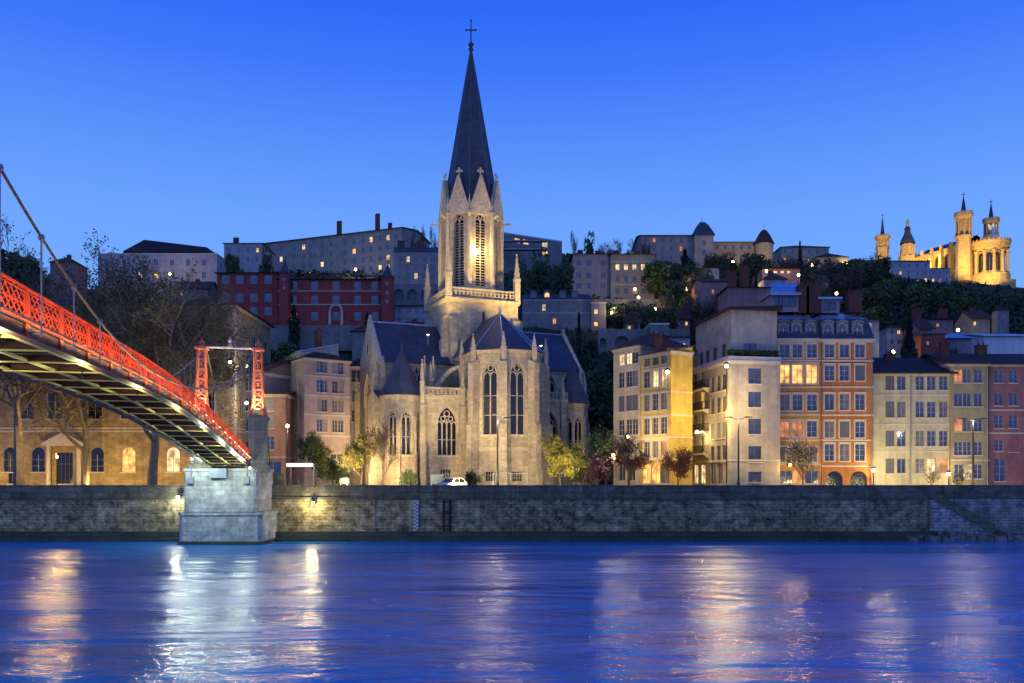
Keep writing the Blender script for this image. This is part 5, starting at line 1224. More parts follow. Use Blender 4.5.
# ------------------------------------------------------------------ basilica on the hill
def basilica():
    Y = 520; s = Y / F; BAS = mat('basilica_stone', (.58, .43, .20), .9, .12, .1, .3, 2, brick=(2.2, .9, .03, .7), streak=.08)
    zb = terr(PX(985, Y), Y) - 5
    t = thing('basilica', 'golden floodlit basilica with crowned octagonal towers and a rounded apse on the hilltop', 'basilica', (PX(985, Y), Y, zb))
    def tower(px, y0, ycr, ytip, Yt, w_):
        x = PX(px, Yt); k = Yt / F; r = w_ * k / 2; z0 = ZY(y0, Yt) - 4; z1 = ZY(ycr, Yt); H = z1 - z0
        m = MB(); m.ring(x, Yt, r, z0, r * .92, z1 - H * .36, 8, R(22.5)); m.ring(x, Yt, r * 1.12, z1 - H * .36, r * 1.12, z1 - H * .33, 8, R(22.5))
        m.ring(x, Yt, r * .62, z1 - H * .33, r * .62, z1 - H * .09, 8, R(22.5))
        for i in range(8):
            a = R(22.5 + 45 * i); m.ring(x + r * .88 * math.cos(a), Yt + r * .88 * math.sin(a), .55, z1 - H * .33, .5, z1 - H * .09, 6)
        m.ring(x, Yt, r * .95, z1 - H * .09, r * 1.18, z1 - H * .04, 8, R(22.5)); m.ring(x, Yt, r * 1.18, z1 - H * .04, r * 1.18, z1, 8, R(22.5))
        for i in range(24):
            a = 2 * math.pi * i / 24; m.box(x + r * 1.06 * math.cos(a) - .3, x + r * 1.06 * math.cos(a) + .3, Yt + r * 1.06 * math.sin(a) - .3, Yt + r * 1.06 * math.sin(a) + .3, z1, z1 + .9)
        tw = m.build('tower', BAS, t); WORLDPOS[tw.name] = WORLDPOS[t.name]
        m = MB(); zt_ = ZY(ytip, Yt); m.lathe([(r * .55, z1), (r * .34, z1 + (zt_ - z1) * .12), (r * .2, z1 + (zt_ - z1) * .45), (.08, z1 + (zt_ - z1) * .85)], 8, x, Yt); m.tube((x, Yt, z1 + (zt_ - z1) * .8), (x, Yt, zt_), .16, .12, 4); m.box(x - 1.0, x + 1.0, Yt - .12, Yt + .12, zt_ - 1.8, zt_ - 1.4)
        m.build('tower_spire', SLATE, tw)
    tower(963.5, 275, 214, 192, 512, 15); tower(991, 262, 220, 199, 545, 13.5); tower(882.5, 265, 237, 213, 610, 12.5)
    # nave, with buttresses and round-headed windows
    a = Vector((PX(914, 556), 556, 0)); b = Vector((PX(962, 522), 522, 0)); u = (b - a).normalized(); L = (b - a).length; inn = Vector((-u.y, u.x, 0)); zt_ = ZY(251, 540)
    w_ = MB(); n = 5; ops = [((i + .5) * L / n - 2.6, (i + .5) * L / n + 2.6, zt_ - 15, zt_ - 3.5, 'round') for i in range(n)]
    facade(w_, a, u, L, zb, zt_, ops, 1.5)
    for s0, s1, v0, v1, k in ops: window(t, a, u, s0, s1, v0, v1, 'plain', 'round', BAS, GLASSD, simple=True, dep=.9)
    facade(w_, b, inn, 24, zb, zt_, []); facade(w_, b + inn * 24, -u, L, zb, zt_, []); facade(w_, a + inn * 24, -inn, 24, zb, zt_, [])
    for i in range(n + 1):
        c = a + u * (L * i / n); M = Matrix.Translation(c) @ Matrix.Rotation(math.atan2(u.y, u.x), 4, 'Z'); w_.M = M; w_.box(-1.1, 1.1, -2.2, -.01, zb, zt_ - 2); w_.box(-.8, .8, -1.4, -.01, zt_ - 2, zt_ + 2.5); w_.M = None
    w_.build('nave_wall', BAS, t)
    roofmesh('gable', a, u, L, 24, zt_, 6, .6).build('nave_roof', SLATE, t)
    # rounded apse
    cx, cy = PX(989.5, 512), 512.0; r = 9.9
    za, zc, zd = ZY(283, 502), ZY(272, 502), ZY(239, 502)
    m = MB(); m.ring(cx, cy, r * 1.25, zb - 8, r * 1.12, za, 16); m.ring(cx, cy, r * 1.12, za, r * 1.12, zc, 16); m.build('apse_base', BAS, t)
    m = MB(); m.ring(cx, cy, r * .82, zc, r * .82, zd - 6, 18); m.build('apse_wall', BAS, t)
    for i in range(12):
        a_ = math.pi * 2 * (i + .5) / 12; x, y = cx + r * .98 * math.cos(a_), cy + r * .98 * math.sin(a_)
        if math.sin(a_) > .75: continue
        m = MB(); m.ring(x, y, 1.25, zc, 1.2, zc + 1.5, 8); m.ring(x, y, .95, zc + 1.5, .85, zd - 7, 8); m.ring(x, y, .9, zd - 7, 1.4, zd - 5.9, 8); m.build('column', BAS, t)
        a2 = a_ + math.pi / 12; x2, y2 = cx + r * .82 * math.cos(a2), cy + r * .82 * math.sin(a2); uu = (-math.sin(a2), math.cos(a2))
        window(t, (x2, y2, 0), uu, -1.7, 1.7, zc + 1.5, zd - 6.8, 'plain', 'round', BAS, GLASSD, simple=True, dep=-.15)
    m = MB(); m.lathe([(r * 1.0, zd - 5.9), (r * 1.0, zd - 3.6), (r * 1.1, zd - 3.4), (r * 1.1, zd - 1.2), (r * 1.16, zd - 1), (r * 1.16, zd), (r * .9, zd + .1), (.1, zd + 3)], 20, cx, cy)
    for i in range(30): a_ = 2 * math.pi * i / 30; m.box(cx + r * 1.12 * math.cos(a_) - .35, cx + r * 1.12 * math.cos(a_) + .35, cy + r * 1.12 * math.sin(a_) - .35, cy + r * 1.12 * math.sin(a_) + .35, zd, zd + 1.1)
    m.build('apse_crown', BAS, t)
    m = MB(); m.box(PX(1001, 505), PX(1011, 505), 500, 520, zb - 8, ZY(281, 505)); m.box(PX(972, 500), PX(1008, 500), 494, 503, zb - 10, ZY(285, 500)); m.build('forecourt_wall', BAS, t)
    # archangel on the apse
    st = thing('angel_statue', 'pale winged angel statue standing on the basilica apse', 'statue', (cx, cy - 4, zd + 1.2))
    m = MB(); z = zd + 1.2; m.lathe([(1.6, z), (1.3, z + 1.6), (1.0, z + 1.8), (1.2, z + 2), (.8, z + 5.5), (.95, z + 7.6), (.35, z + 8.4), (.62, z + 9.1), (.5, z + 9.7), (.02, z + 10.1)], 10, cx, cy - 4)
    for sg in (-1, 1):
        m.hexa([(cx + sg * .3, cy - 3.6, z + 7.5), (cx + sg * 1.0, cy - 3.4, z + 4.2), (cx + sg * 2.0, cy - 3.3, z + 5.6), (cx + sg * 2.7, cy - 3.3, z + 9.6), (cx + sg * 1.3, cy - 3.5, z + 8.8)], [(cx + sg * .3, cy - 3.2, z + 7.5), (cx + sg * 1.0, cy - 3.0, z + 4.2), (cx + sg * 2.0, cy - 2.9, z + 5.6), (cx + sg * 2.7, cy - 2.9, z + 9.6), (cx + sg * 1.3, cy - 3.1, z + 8.8)])
        m.tube((cx + sg * .7, cy - 4.2, z + 7.2), (cx + sg * 1.4, cy - 5.3, z + 6.2 if sg < 0 else z + 9), .3, .18, 6)
    m.tube((cx + 1.4, cy - 5.3, z + 8), (cx + 1.2, cy - 5.5, z + 1), .1, .1, 5)
    m.build('figure', mat('statue_stone', (.72, .72, .66), .6, .1, streak=0), st)
    # old chapel tower with the gilded figure
    Y2 = 560; k = Y2 / F; x = PX(907.5, Y2); v = thing('chapel_tower', 'stepped domed chapel tower topped by a gilded figure left of the basilica', 'tower', (x, Y2, ZY(270, Y2)))
    m = MB(); m.ring(x, Y2, 6.0, ZY(275, Y2), 5.6, ZY(257, Y2), 8, R(22.5)); m.ring(x, Y2, 3.4, ZY(257, Y2), 3.3, ZY(244, Y2), 8, R(22.5))
    for i in range(8):
        a_ = R(22.5 + 45 * i); m.ring(x + 4.0 * math.cos(a_), Y2 + 4.0 * math.sin(a_), .6, ZY(257, Y2), .5, ZY(245, Y2), 6); m.ring(x + 5.2 * math.cos(a_), Y2 + 5.2 * math.sin(a_), .6, ZY(257, Y2), .05, ZY(251, Y2), 6)
    m.build('wall', BAS, v)
    m = MB(); m.lathe([(4.8, ZY(244, Y2)), (4.0, ZY(240, Y2)), (2.2, ZY(234, Y2)), (1.6, ZY(230, Y2)), (2.2, ZY(229.5, Y2)), (1.3, ZY(227, Y2))], 8, x, Y2, R(22.5)); m.build('dome', SLATE, v)
    m = MB(); z = ZY(227, Y2); m.lathe([(1.2, z), (1.0, z + .8), (.9, z + 1), (1.0, z + 2.6), (.75, z + 4), (.3, z + 4.5), (.5, z + 5), (.05, z + 5.6)], 8, x, Y2)
    for sg in (-1, 1): m.tube((x + sg * .6, Y2, z + 3.9), (x + sg * 1.3, Y2 - .8, z + 2.4), .25, .15, 5)
    m.build('gilded_figure', mat('gilding', (.9, .6, .15), .3, .1, metal=.9, streak=0), v)
    GL = (1, .60, .13)
    for i, (px, y, Yl, to, pw, sz, nm) in enumerate((
        (998, 292, 478, (PX(989, 505), 505, ZY(255, 505)), 60000, 70, 'floodlight on the lawn right below the basilica apse'),
        (975, 290, 480, (PX(985, 505), 505, ZY(255, 505)), 55000, 75, 'floodlight on the slope left below the basilica apse'),
        (950, 282, 490, (PX(958, 512), 512, ZY(245, 512)), 60000, 70, 'floodlight at the foot of the tallest front tower'),
        (925, 272, 530, (PX(938, 550), 550, ZY(250, 550)), 45000, 80, 'floodlight below the nave of the basilica'),
        (885, 262, 575, (PX(882, 610), 610, ZY(242, 610)), 60000, 60, 'floodlight at the foot of the far left tower'),
        (905, 264, 535, (PX(907, 560), 560, ZY(245, 560)), 36000, 70, 'floodlight at the foot of the domed chapel tower'),
        (1006, 285, 520, (PX(995, 540), 540, ZY(225, 540)), 50000, 50, 'floodlight at the right corner of the basilica terrace'))):
        p = P(px, y, Yl); g = terr(p.x, p.y); p.z = max(p.z, g + 1.2)
        f = thing('floodlight', nm, 'floodlight', p)
        m = MB(); m.box(p.x - .5, p.x + .5, p.y - .3, p.y + .3, p.z - .4, p.z + .4); m.tube((p.x, p.y, g - 1), (p.x, p.y, p.z - .4), .12, .12, 5); m.build('housing', STEEL, f)
        m = MB(); m.box(p.x - .42, p.x + .42, p.y + .05, p.y + .35, p.z + .405, p.z + .5); m.build('lens', BULBO, f)
        light(f, p + Vector((0, .6, 1.0)), pw * 1.25, GL, .5, 'SPOT', to, R(sz), .7)
basilica()
# ------------------------------------------------------------------ trees
BARK = mat('bark', (.085, .065, .048), .95, .3, 1.5, .4, 8, coord='Object', streak=0)
BARKP = mat('plane_bark', (.20, .17, .12), .95, .45, 1.2, .4, 6, coord='Object', streak=0)
def leafmat(name, col, var=.45):
    m = mat(name, col, .75, var, .8, coord='Object', streak=0, spec=.2)
    return m
LDARK = leafmat('evergreen_leaf', (.060, .095, .045)); LMID = leafmat('hill_leaf', (.095, .13, .05)); LCYP = leafmat('cypress_leaf', (.026, .052, .03))
LBUD = leafmat('bud_leaf', (.12, .105, .04)); LYEL = leafmat('spring_leaf', (.30, .28, .045)); LRED = leafmat('copper_leaf', (.16, .05, .035)); LWHT = leafmat('blossom', (.50, .46, .38)); LGRN = leafmat('fresh_leaf', (.13, .17, .035)); LPUR = leafmat('purple_leaf', (.10, .035, .07)); LTWIG = leafmat('twig_bud', (.10, .085, .06))
def rv(rnd, s=1): return Vector((rnd.uniform(-1, 1), rnd.uniform(-1, 1), rnd.uniform(-1, 1))) * s
def leaf(m, c, r, rnd, flat=.5):
    a = rv(rnd).normalized() * r; b = rv(rnd); b = (b - a * b.dot(a) / (r * r)).normalized() * r * .62
    m.poly([c - a, c - b, c + a, c + b])
rmin = .022
def grow(m, fine, p, d, L, r, lvl, maxl, rnd, tips, kids=(4, 4, 4, 3, 3, 2), up=.12, wob_=.22, spread=.9, ratio=.62):
    out = m if lvl < 3 else fine; n = 6 if lvl == 0 else (4 if lvl < 3 else 3); wob = .08 if lvl == 0 else wob_; segs = 4 if lvl < 2 else 3; pts = [p]
    for i in range(segs):
        d = (d + rv(rnd, wob) + Vector((0, 0, up))).normalized(); q = pts[-1] + d * (L / segs)
        r1 = r * (1 - .45 * (i + 1) / segs); out.tube(pts[-1], q, r * (1 - .45 * i / segs), r1, n); pts.append(q)
    if lvl >= maxl: tips.extend(pts[1:]); return
    k = kids[lvl]
    for j in range(k):
        f = .45 + .55 * (j + rnd.random() * .6) / k if lvl else .5 + .5 * (j + .5) / k
        i = min(segs - 1, int(f * segs)); q = pts[i].lerp(pts[i + 1], f * segs - i)
        a = rv(rnd); a = (a - d * a.dot(d)).normalized()
        nd = (d * (1 - spread * .45) + a * spread + Vector((0, 0, .15))).normalized()
        grow(m, fine, q, nd, L * ratio * rnd.uniform(.8, 1.15), max(r * .52, rmin), lvl + 1, maxl, rnd, tips, kids, up, wob_, spread, ratio)
    grow(m, fine, pts[-1], d, L * ratio, max(r * .5, rmin), lvl + 1, maxl, rnd, tips, kids, up, wob_, spread, ratio)
def baretree(name, label, loc, H, seed, lm=LBUD, nleaf=1.0, ls=.14, maxl=4, trunk=.28, spread=.9, r0=None, bark=BARK, group=None, kids=(4, 4, 4, 3, 3, 2), ratio=.62, up=.12):
    rnd = random.Random(seed); t = thing(name, label, 'tree', (0, 0, 0), group); a, b = MB(), MB(); tips = []
    L0 = H * trunk * 1.25
    grow(a, b, Vector((0, 0, -.3)), Vector((0, 0, 1)), L0, r0 or H * .017, 0, maxl, rnd, tips, kids=kids, spread=spread, ratio=ratio, up=up)
    top = max(p.z for p in tips); k = H / top
    for m_ in (a, b):
        m_.v = [v * k for v in m_.v]
    for p in tips:
        n = nleaf if rnd.random() < nleaf % 1 or nleaf >= 1 else 0
        for _ in range(int(nleaf) + (rnd.random() < nleaf % 1)): leaf(b, p * k + rv(rnd, ls * 3), ls * rnd.uniform(.6, 1.2), rnd); b.mi[-1] = 1
    a.build('trunk', bark, t); b.build('crown', [bark, lm], t)
    t.location = loc; return t
def leaftree(name, label, H, Wd, seed, lm, n=1100, ls=.45, shape='round', trunkh=.22, group=None):
    rnd = random.Random(seed); t = thing(name, label, 'tree', (0, 0, 0), group); a, b = MB(), MB()
    r = H * .022
    a.tube((0, 0, -1.5), (0, 0, H * .5), r, r * .6, 6)
    blobs = []
    if shape == 'round':
        for i in range(11):
            an = rnd.uniform(0, 6.28); rr = Wd / 2 * rnd.uniform(.15, .62); z = H * rnd.uniform(trunkh + .18, .86); f = 1 - abs(z / H - .55) * .9
            blobs.append((Vector((rr * f * math.cos(an), rr * f * math.sin(an), z)), Wd * rnd.uniform(.17, .27)))
        for c, rad in blobs: a.tube((0, 0, H * rnd.uniform(.2, .45)), c, r * .45, r * .1, 4)
        for i in range(n):
            c, rad = rnd.choice(blobs); v = rv(rnd).normalized() * rad * (.55 + .5 * rnd.random() ** .5); v.z *= .8
            leaf(b, c + v, ls * rnd.uniform(.6, 1.3), rnd)
    else:
        for i in range(n):
            f = rnd.random() ** (.8 if shape == 'cone' else 1); z = H * (.06 + .94 * f)
            wr = Wd / 2 * ((1 - f) ** .85 if shape == 'cone' else min(1, (1 - f) * 3.2 + .06) * (.75 + .25 * math.sin(f * 3)))
            tier = .72 + .28 * math.sin(f * H * 2.6) if shape == 'cone' else .9 + .15 * math.sin(f * 37)
            an = rnd.uniform(0, 6.28); rr = wr * tier * rnd.uniform(.5, 1.05)
            leaf(b, Vector((rr * math.cos(an), rr * math.sin(an), z)), ls * rnd.uniform(.6, 1.2), rnd)
    a.build('trunk', BARK, t); b.build('crown', lm, t); return t

# named single trees along the quay
def gt(px, Y): return (PX(px, Y), Y, STREET)
baretree('plane_tree', 'tall bare plane tree in front of the palace, left of the bridge end', gt(152, 106), 31, 5, LBUD, 3.6, .17, 5, .2, .85, .42, BARKP, kids=(5, 4, 4, 3, 3, 2), ratio=.66)
baretree('plane_tree', 'bare plane tree with lamp-lit branches at the left edge of the photo', gt(19, 106), 34, 11, LBUD, 2.8, .16, 5, .2, .95, .42, BARKP, kids=(5, 4, 4, 3, 3, 2), ratio=.66)
baretree('plane_tree', 'bare plane tree behind the lattice railing between the other two plane trees', gt(84, 114), 25, 23, LBUD, 2.5, .15, 4, .2, .9, .34, BARKP, kids=(5, 4, 4, 3, 3, 2), ratio=.66)
baretree('young_tree', 'small leafy green and yellow tree beside the glowing shelter', gt(316, 107), 7.6, 31, LGRN, .8, .12, 5, .3, .8)
baretree('young_tree', 'yellow-lit leafy tree left of the bare one at the church corner', gt(361, 105), 7.4, 37, LYEL, .8, .11, 5, .25, .85)
baretree('young_tree', 'thin bare tree in front of the left turret chapel', gt(383, 105.5), 9.2, 41, LTWIG, .7, .09, 4, .3, .7)
baretree('young_tree', 'bright yellow tree in front of the right side of the church', gt(561, 104), 6.9, 43, LYEL, 1.3, .13, 5, .3, .95)
baretree('young_tree', 'dull green tree behind the cypress right of the church', gt(606, 118), 8.5, 47, LMID, 3.5, .2, 4, .3, .8)
baretree('young_tree', 'copper-red tree in front of the cream five-storey house', gt(629, 104), 7.4, 53, LRED, .35, .10, 5, .3, .9)
baretree('young_tree', 'orange-red tree at the blank side wall of the yellow house', gt(679, 104), 5.6, 59, LRED, .45, .10, 5, .3, .95)
baretree('young_tree', 'pale blossoming tree in front of the orange houses', gt(803, 104), 6.6, 61, LWHT, .35, .08, 5, .3, .95)
baretree('shrub', 'low bare spreading shrub in front of the long cream house', gt(932, 102), 3.2, 67, LTWIG, .4, .07, 3, .3, 1.2)
baretree('shrub', 'low bare shrub at the foot of the olive house', gt(962, 104), 2.9, 71, LTWIG, .6, .07, 3, .3, 1.1)
baretree('shrub', 'purple-leaved shrub between the church and the cream house', gt(598, 106), 4.6, 73, LPUR, 4, .14, 3, .2, 1.0)
baretree('shrub', 'dark green shrub under the right chapel of the church', gt(583, 110), 4.0, 79, LDARK, 6, .16, 3, .2, 1.0)
baretree('shrub', 'dark green shrub to the right of the glowing shelter', gt(333, 108), 4.0, 83, LDARK, 7, .18, 3, .2, 1.1)
baretree('shrub', 'small dark shrub at the foot of the left turret chapel', gt(410, 106), 2.6, 89, LDARK, 6, .13, 3, .2, 1.1)
baretree('shrub', 'small dark shrub just right of the white car', gt(471, 108), 2.5, 97, LDARK, 6, .13, 3, .2, 1.1)
cyp = leaftree('cypress', 'slim dark cypress just right of the church', 8.2, 1.7, 3, LCYP, 1500, .2, 'column'); cyp.location = gt(595.5, 110)
for px in (432, 700): pass
# the trees of the slopes
protoD = [leaftree('hill_tree', 'x', 10, 9, s, LDARK, 1300, .42, group='x') for s in (101, 102, 103)]
protoM = [leaftree('hill_tree', 'x', 10, 8.5, s, LMID, 1100, .40, group='x') for s in (111, 112)]
protoC = [leaftree('hill_conifer', 'x', 10, 5, s, LCYP, 1300, .42, 'cone', group='x') for s in (121, 122)]
protoP = [leaftree('hill_cypress', 'x', 10, 2.6, s, LCYP, 1100, .34, 'column', group='x') for s in (131,)]
protoB = [baretree('hill_bare_tree', 'x', (0, 0, 0), 10, s, LTWIG, 1.0, .17, 4, .25, .8, group='x', kids=(4, 4, 3, 3, 3, 2)) for s in (141, 142, 143)]
PROT = {'d': protoD, 'm': protoM, 'c': protoC, 'p': protoP, 'b': protoB}
USED = set()
def put(kind, px, Y, H, wide, label, rnd, group=None, dz=0):
    x = PX(px, Y); pr = rnd.choice(PROT[kind]); k = H / 10
    loc = (x, Y, terr(x, Y) - .3 + dz)
    if pr.name not in USED:
        USED.add(pr.name); t = pr; t.location = loc; t['label'] = label; t.rotation_euler = (0, 0, rnd.uniform(0, 6.28)); t.scale = (k * wide, k * wide, k)
        if group: t['group'] = group
        elif 'group' in t: del t['group']
        return t
    t = dup(pr, loc, label, rnd.uniform(0, 6.28), (k * wide, k * wide, k), group)
    if not group and 'group' in t: del t['group']
    return t
KN = {'d': 'dark evergreen', 'm': 'mid green leafy', 'c': 'dark pointed conifer', 'p': 'slim cypress', 'b': 'bare twiggy'}
R0 = random.Random(77)
def single(kind, px, ytop, Y, wpx, label, ybase=None):
    x = PX(px, Y); g = terr(x, Y); H = ZY(ytop, Y) - g + .3
    base = {'d': 9, 'm': 8.5, 'c': 5, 'p': 2.6, 'b': 7.5}[kind]
    put(kind, px, Y, H, (wpx * Y / F) / (base * H / 10), label, R0)
single('d', 233, 245, 255, 19, 'round dark evergreen on the skyline above the red convent wing')
single('d', 267, 246, 255, 19, 'second round dark evergreen, right of the first one above the red wing')
single('d', 590, 232, 290, 15, 'rounded dark tree rising alone above the cream hillside house')
single('b', 573, 229, 292, 9, 'slim bare tree on the skyline left of the rounded dark tree')
single('d', 541, 251, 228, 34, 'large dark evergreen between the belfry and the cream hillside house')
single('d', 560, 263, 222, 32, 'broad dark tree just left of the cream hillside house')
single('d', 524, 262, 222, 22, 'dark tree close to the right side of the belfry')
single('c', 579, 315, 178, 18, 'dark conifer in front of the grey mansion')
single('c', 685, 250, 262, 24, 'dark spreading conifer in front of the white seminary building')
single('c', 800, 242, 285, 12, 'pointed dark conifer on the skyline beside the villa')
single('c', 886, 261, 300, 22, 'tall dark conifer against the long lilac building')
single('c', 909, 321, 156, 44, 'dark cone-shaped cypress between the small white houses')
single('p', 294, 306, 196, 12, 'dark small cypress in front of the dark red convent')
single('p', 367, 312, 196, 7, 'dark bush-like cypress near the corner turret of the convent')
single('c', 756, 272, 214, 12, 'dark conifer beside the pink hillside house')
for i, (px, yt, Y, w_) in enumerate(((414, 226, 300, 10), (423, 224, 300, 11), (433, 225, 298, 11), (604, 241, 290, 16), (617, 239, 292, 18), (631, 238, 290, 16), (645, 240, 300, 12))):
    single('b', px, yt, Y, w_, ['leftmost bare tree behind the mansard house left of the belfry', 'middle bare tree behind the mansard house left of the belfry', 'bare tree behind the mansard house, closest to the belfry', 'bare tree on the skyline just right of the rounded dark tree', 'bare tree on the skyline above the pinkish hillside house', 'bare tree right of it above the four lit windows', 'bare tree on the skyline left of the white seminary building'][i])
PATCH = [  # px0, px1, highest row, Y0, Y1, n, kinds, heights, where
    (60, 100, 286, 235, 290, 8, 'dm', (5, 11), 'on the far left slope beside the blue-white house'),
    (-40, 72, 243, 225, 300, 16, 'dmbb', (8, 22), 'on the left hill behind the bridge cable'),
    (-60, 110, 300, 160, 220, 12, 'dm', (6, 15), 'on the left slope behind the palace roof'),
    (95, 245, 286, 172, 250, 26, 'dmmb', (5, 13), 'on the slope below the blue-white house'),
    (238, 300, 330, 158, 196, 10, 'dmb', (5, 10), 'on the bank under the red convent wing'),
    (300, 440, 329, 156, 194, 16, 'dmb', (5, 11), 'on the bank between the convent and the church roof'),
    (392, 442, 288, 216, 240, 6, 'dm', (5, 9), 'under the blue-grey mansard house'),
    (515, 612, 331, 152, 206, 34, 'ddmc', (6, 15), 'on the steep bank right of the church'),
    (575, 690, 352, 152, 192, 20, 'dmb', (6, 14), 'on the bank behind the cream and yellow houses'),
    (606, 690, 300, 203, 236, 26, 'dmbb', (6, 12), 'between the retaining wall and the pinkish house'),
    (650, 708, 256, 210, 290, 26, 'dmbb', (7, 14), 'on the slope below the white seminary building'),
    (700, 775, 249, 205, 292, 34, 'bbddm', (7, 13), 'on the slope below the two seminary towers'),
    (690, 790, 292, 165, 200, 16, 'dmb', (6, 12), 'behind the chimneys of the orange houses'),
    (776, 880, 252, 235, 322, 40, 'bbbdmd', (8, 16), 'on the slope below the villa'),
    (800, 880, 300, 162, 225, 12, 'dmb', (5, 12), 'behind the terracotta house roof'),
    (866, 945, 278, 220, 400, 40, 'ddmc', (8, 18), 'on the wooded slope under the lilac building'),
    (940, 1000, 287, 220, 440, 34, 'ddmc', (8, 18), 'on the wooded slope under the basilica'),
    (996, 1070, 292, 200, 460, 26, 'ddm', (8, 18), 'on the wooded slope at the far right'),
    (870, 1050, 322, 165, 200, 20, 'ddm', (5, 11), 'among the small houses behind the row at right'),
]
for i, (p0, p1, yt, Y0, Y1, n, ks, hr_, where) in enumerate(PATCH):
    rnd = random.Random(500 + i)
    for j in range(n):
        px = rnd.uniform(p0, p1); Y = Y0 + (Y1 - Y0) * ((j + rnd.random()) / n); k = rnd.choice(ks); x = PX(px, Y); H = rnd.uniform(*hr_)
        lim = ZY(yt + rnd.uniform(0, 6), Y) - terr(x, Y)
        H = min(H, lim)
        if H < 2.6: continue
        put(k, px, Y, H, rnd.uniform(.85, 1.25) * (1.25 if H < 6 else 1), '%s tree %s' % (KN[k], where), rnd, 'trees ' + where)
for k, ps in PROT.items():
    for p in ps:
        if p.name not in USED:
            for c in list(p.children): bpy.data.objects.remove(c)
            bpy.data.objects.remove(p)
# undergrowth over the whole slope
def undergrowth():
    rnd = random.Random(8); m = MB()
    for i in range(24000):
        Y = 152 + 330 * rnd.random() ** 1.6; px = rnd.uniform(-120, 1120); x = PX(px, Y); z = terr(x, Y); r = rnd.uniform(.5, 1.2) * (Y / 250) ** .5
        c = Vector((x, Y, z + rnd.uniform(0, 1.1))); leaf(m, c, r, rnd)
    u = m.build('undergrowth', leafmat('undergrowth_leaf', (.055, .075, .035), .6)); tag(u, kind='stuff')
undergrowth()

# ------------------------------------------------------------------ lamps of the street and the hill
def lampthing(label, px, y, Y, pw, col, bulb, r=.22, name='street_lamp', wall=None, off=(0, -.7, -.4), post=True, lr=.25, arm=None):
    p = P(px, y, Y); t = thing(name, label, 'lamp', (p.x, p.y, terr(p.x, p.y) if post else p.z))
    m = MB()
    if post: m.tube((p.x, p.y, terr(p.x, p.y) - .3), (p.x, p.y, p.z + .1), .09, .05, 6); m.build('pole', IRON, t)
    else: m.tube((p.x, p.y, p.z + .25), (p.x + (arm or (0, 1.2))[0], p.y + (arm or (0, 1.2))[1], p.z + .35), .05, .05, 5); m.build('bracket', IRON, t)
    m = MB(); m.lathe([(.04, p.z + r + .3), (r * 1.5, p.z + r + .08), (r * 1.4, p.z + r)], 8, p.x, p.y); m.build('shade', IRON, t)
    m = MB(); m.sphere(p, r, 8, 6); m.build('bulb', bulb, t)
    light(t, p + Vector(off), pw, col, lr); return t
lampthing('white street lamp right of the church in front of the cream house', 613, 455, 106, 700, (1, .86, .6), BULBW)
lampthing('yellow street lamp among the copper-red branches', 628, 437, 108.5, 1500, WARM, BULBO, off=(.5, -.9, -.3))
lampthing('very bright lamp high on the corner of the yellow house', 667.5, 372, 106.9, 3200, (1, .68, .20), BULBW, r=.24, post=False, arm=(0, 1.1), off=(6.0, -3.6, -5.5), name='wall_lamp')
lampthing('lamp above the shopfronts of the pink corner house', 697, 432, 112.5, 500, WARM, BULBW, post=False, arm=(.8, .6), name='wall_lamp')
lampthing('bright lamp on a slim post at the edge of the white corner house', 726.5, 366, 104.2, 650, (1, .80, .52), BULBW, r=.22, off=(2.2, -2.4, -2.5))
lampthing('orange-glowing street lamp behind the blossoming tree', 790, 465, 107.5, 500, (1, .66, .25), BULBO)
lampthing('round lamp at street level between the terracotta and the cream houses', 873.5, 470, 110.0, 700, (1, .80, .45), BULBW, off=(.6, -1.5, 0))
lampthing('lamp at street level at the right end of the long cream house', 948.5, 474, 110.0, 700, (1, .72, .35), BULBW, off=(.4, -1.5, 0))
lampthing('lamp high on the shadowed house behind the bridge portal', 246.5, 366, 118.5, 400, (.9, .95, 1), BULBW, post=False, arm=(0, 4), name='wall_lamp')
lampthing('lower lamp on the shadowed house behind the bridge portal', 246.5, 403, 118.5, 500, (1, .85, .5), BULBW, post=False, arm=(0, 4), name='wall_lamp')
lampthing('yellow lamp in front of the pale stuccoed house', 287.5, 426, 112, 1600, (1, .74, .34), BULBW)
lampthing('slim white lamp post in front of the palace door', 57, 457, 103.5, 2600, (1, .60, .16), BULBO, r=.16, off=(-.6, .3, 1.2))
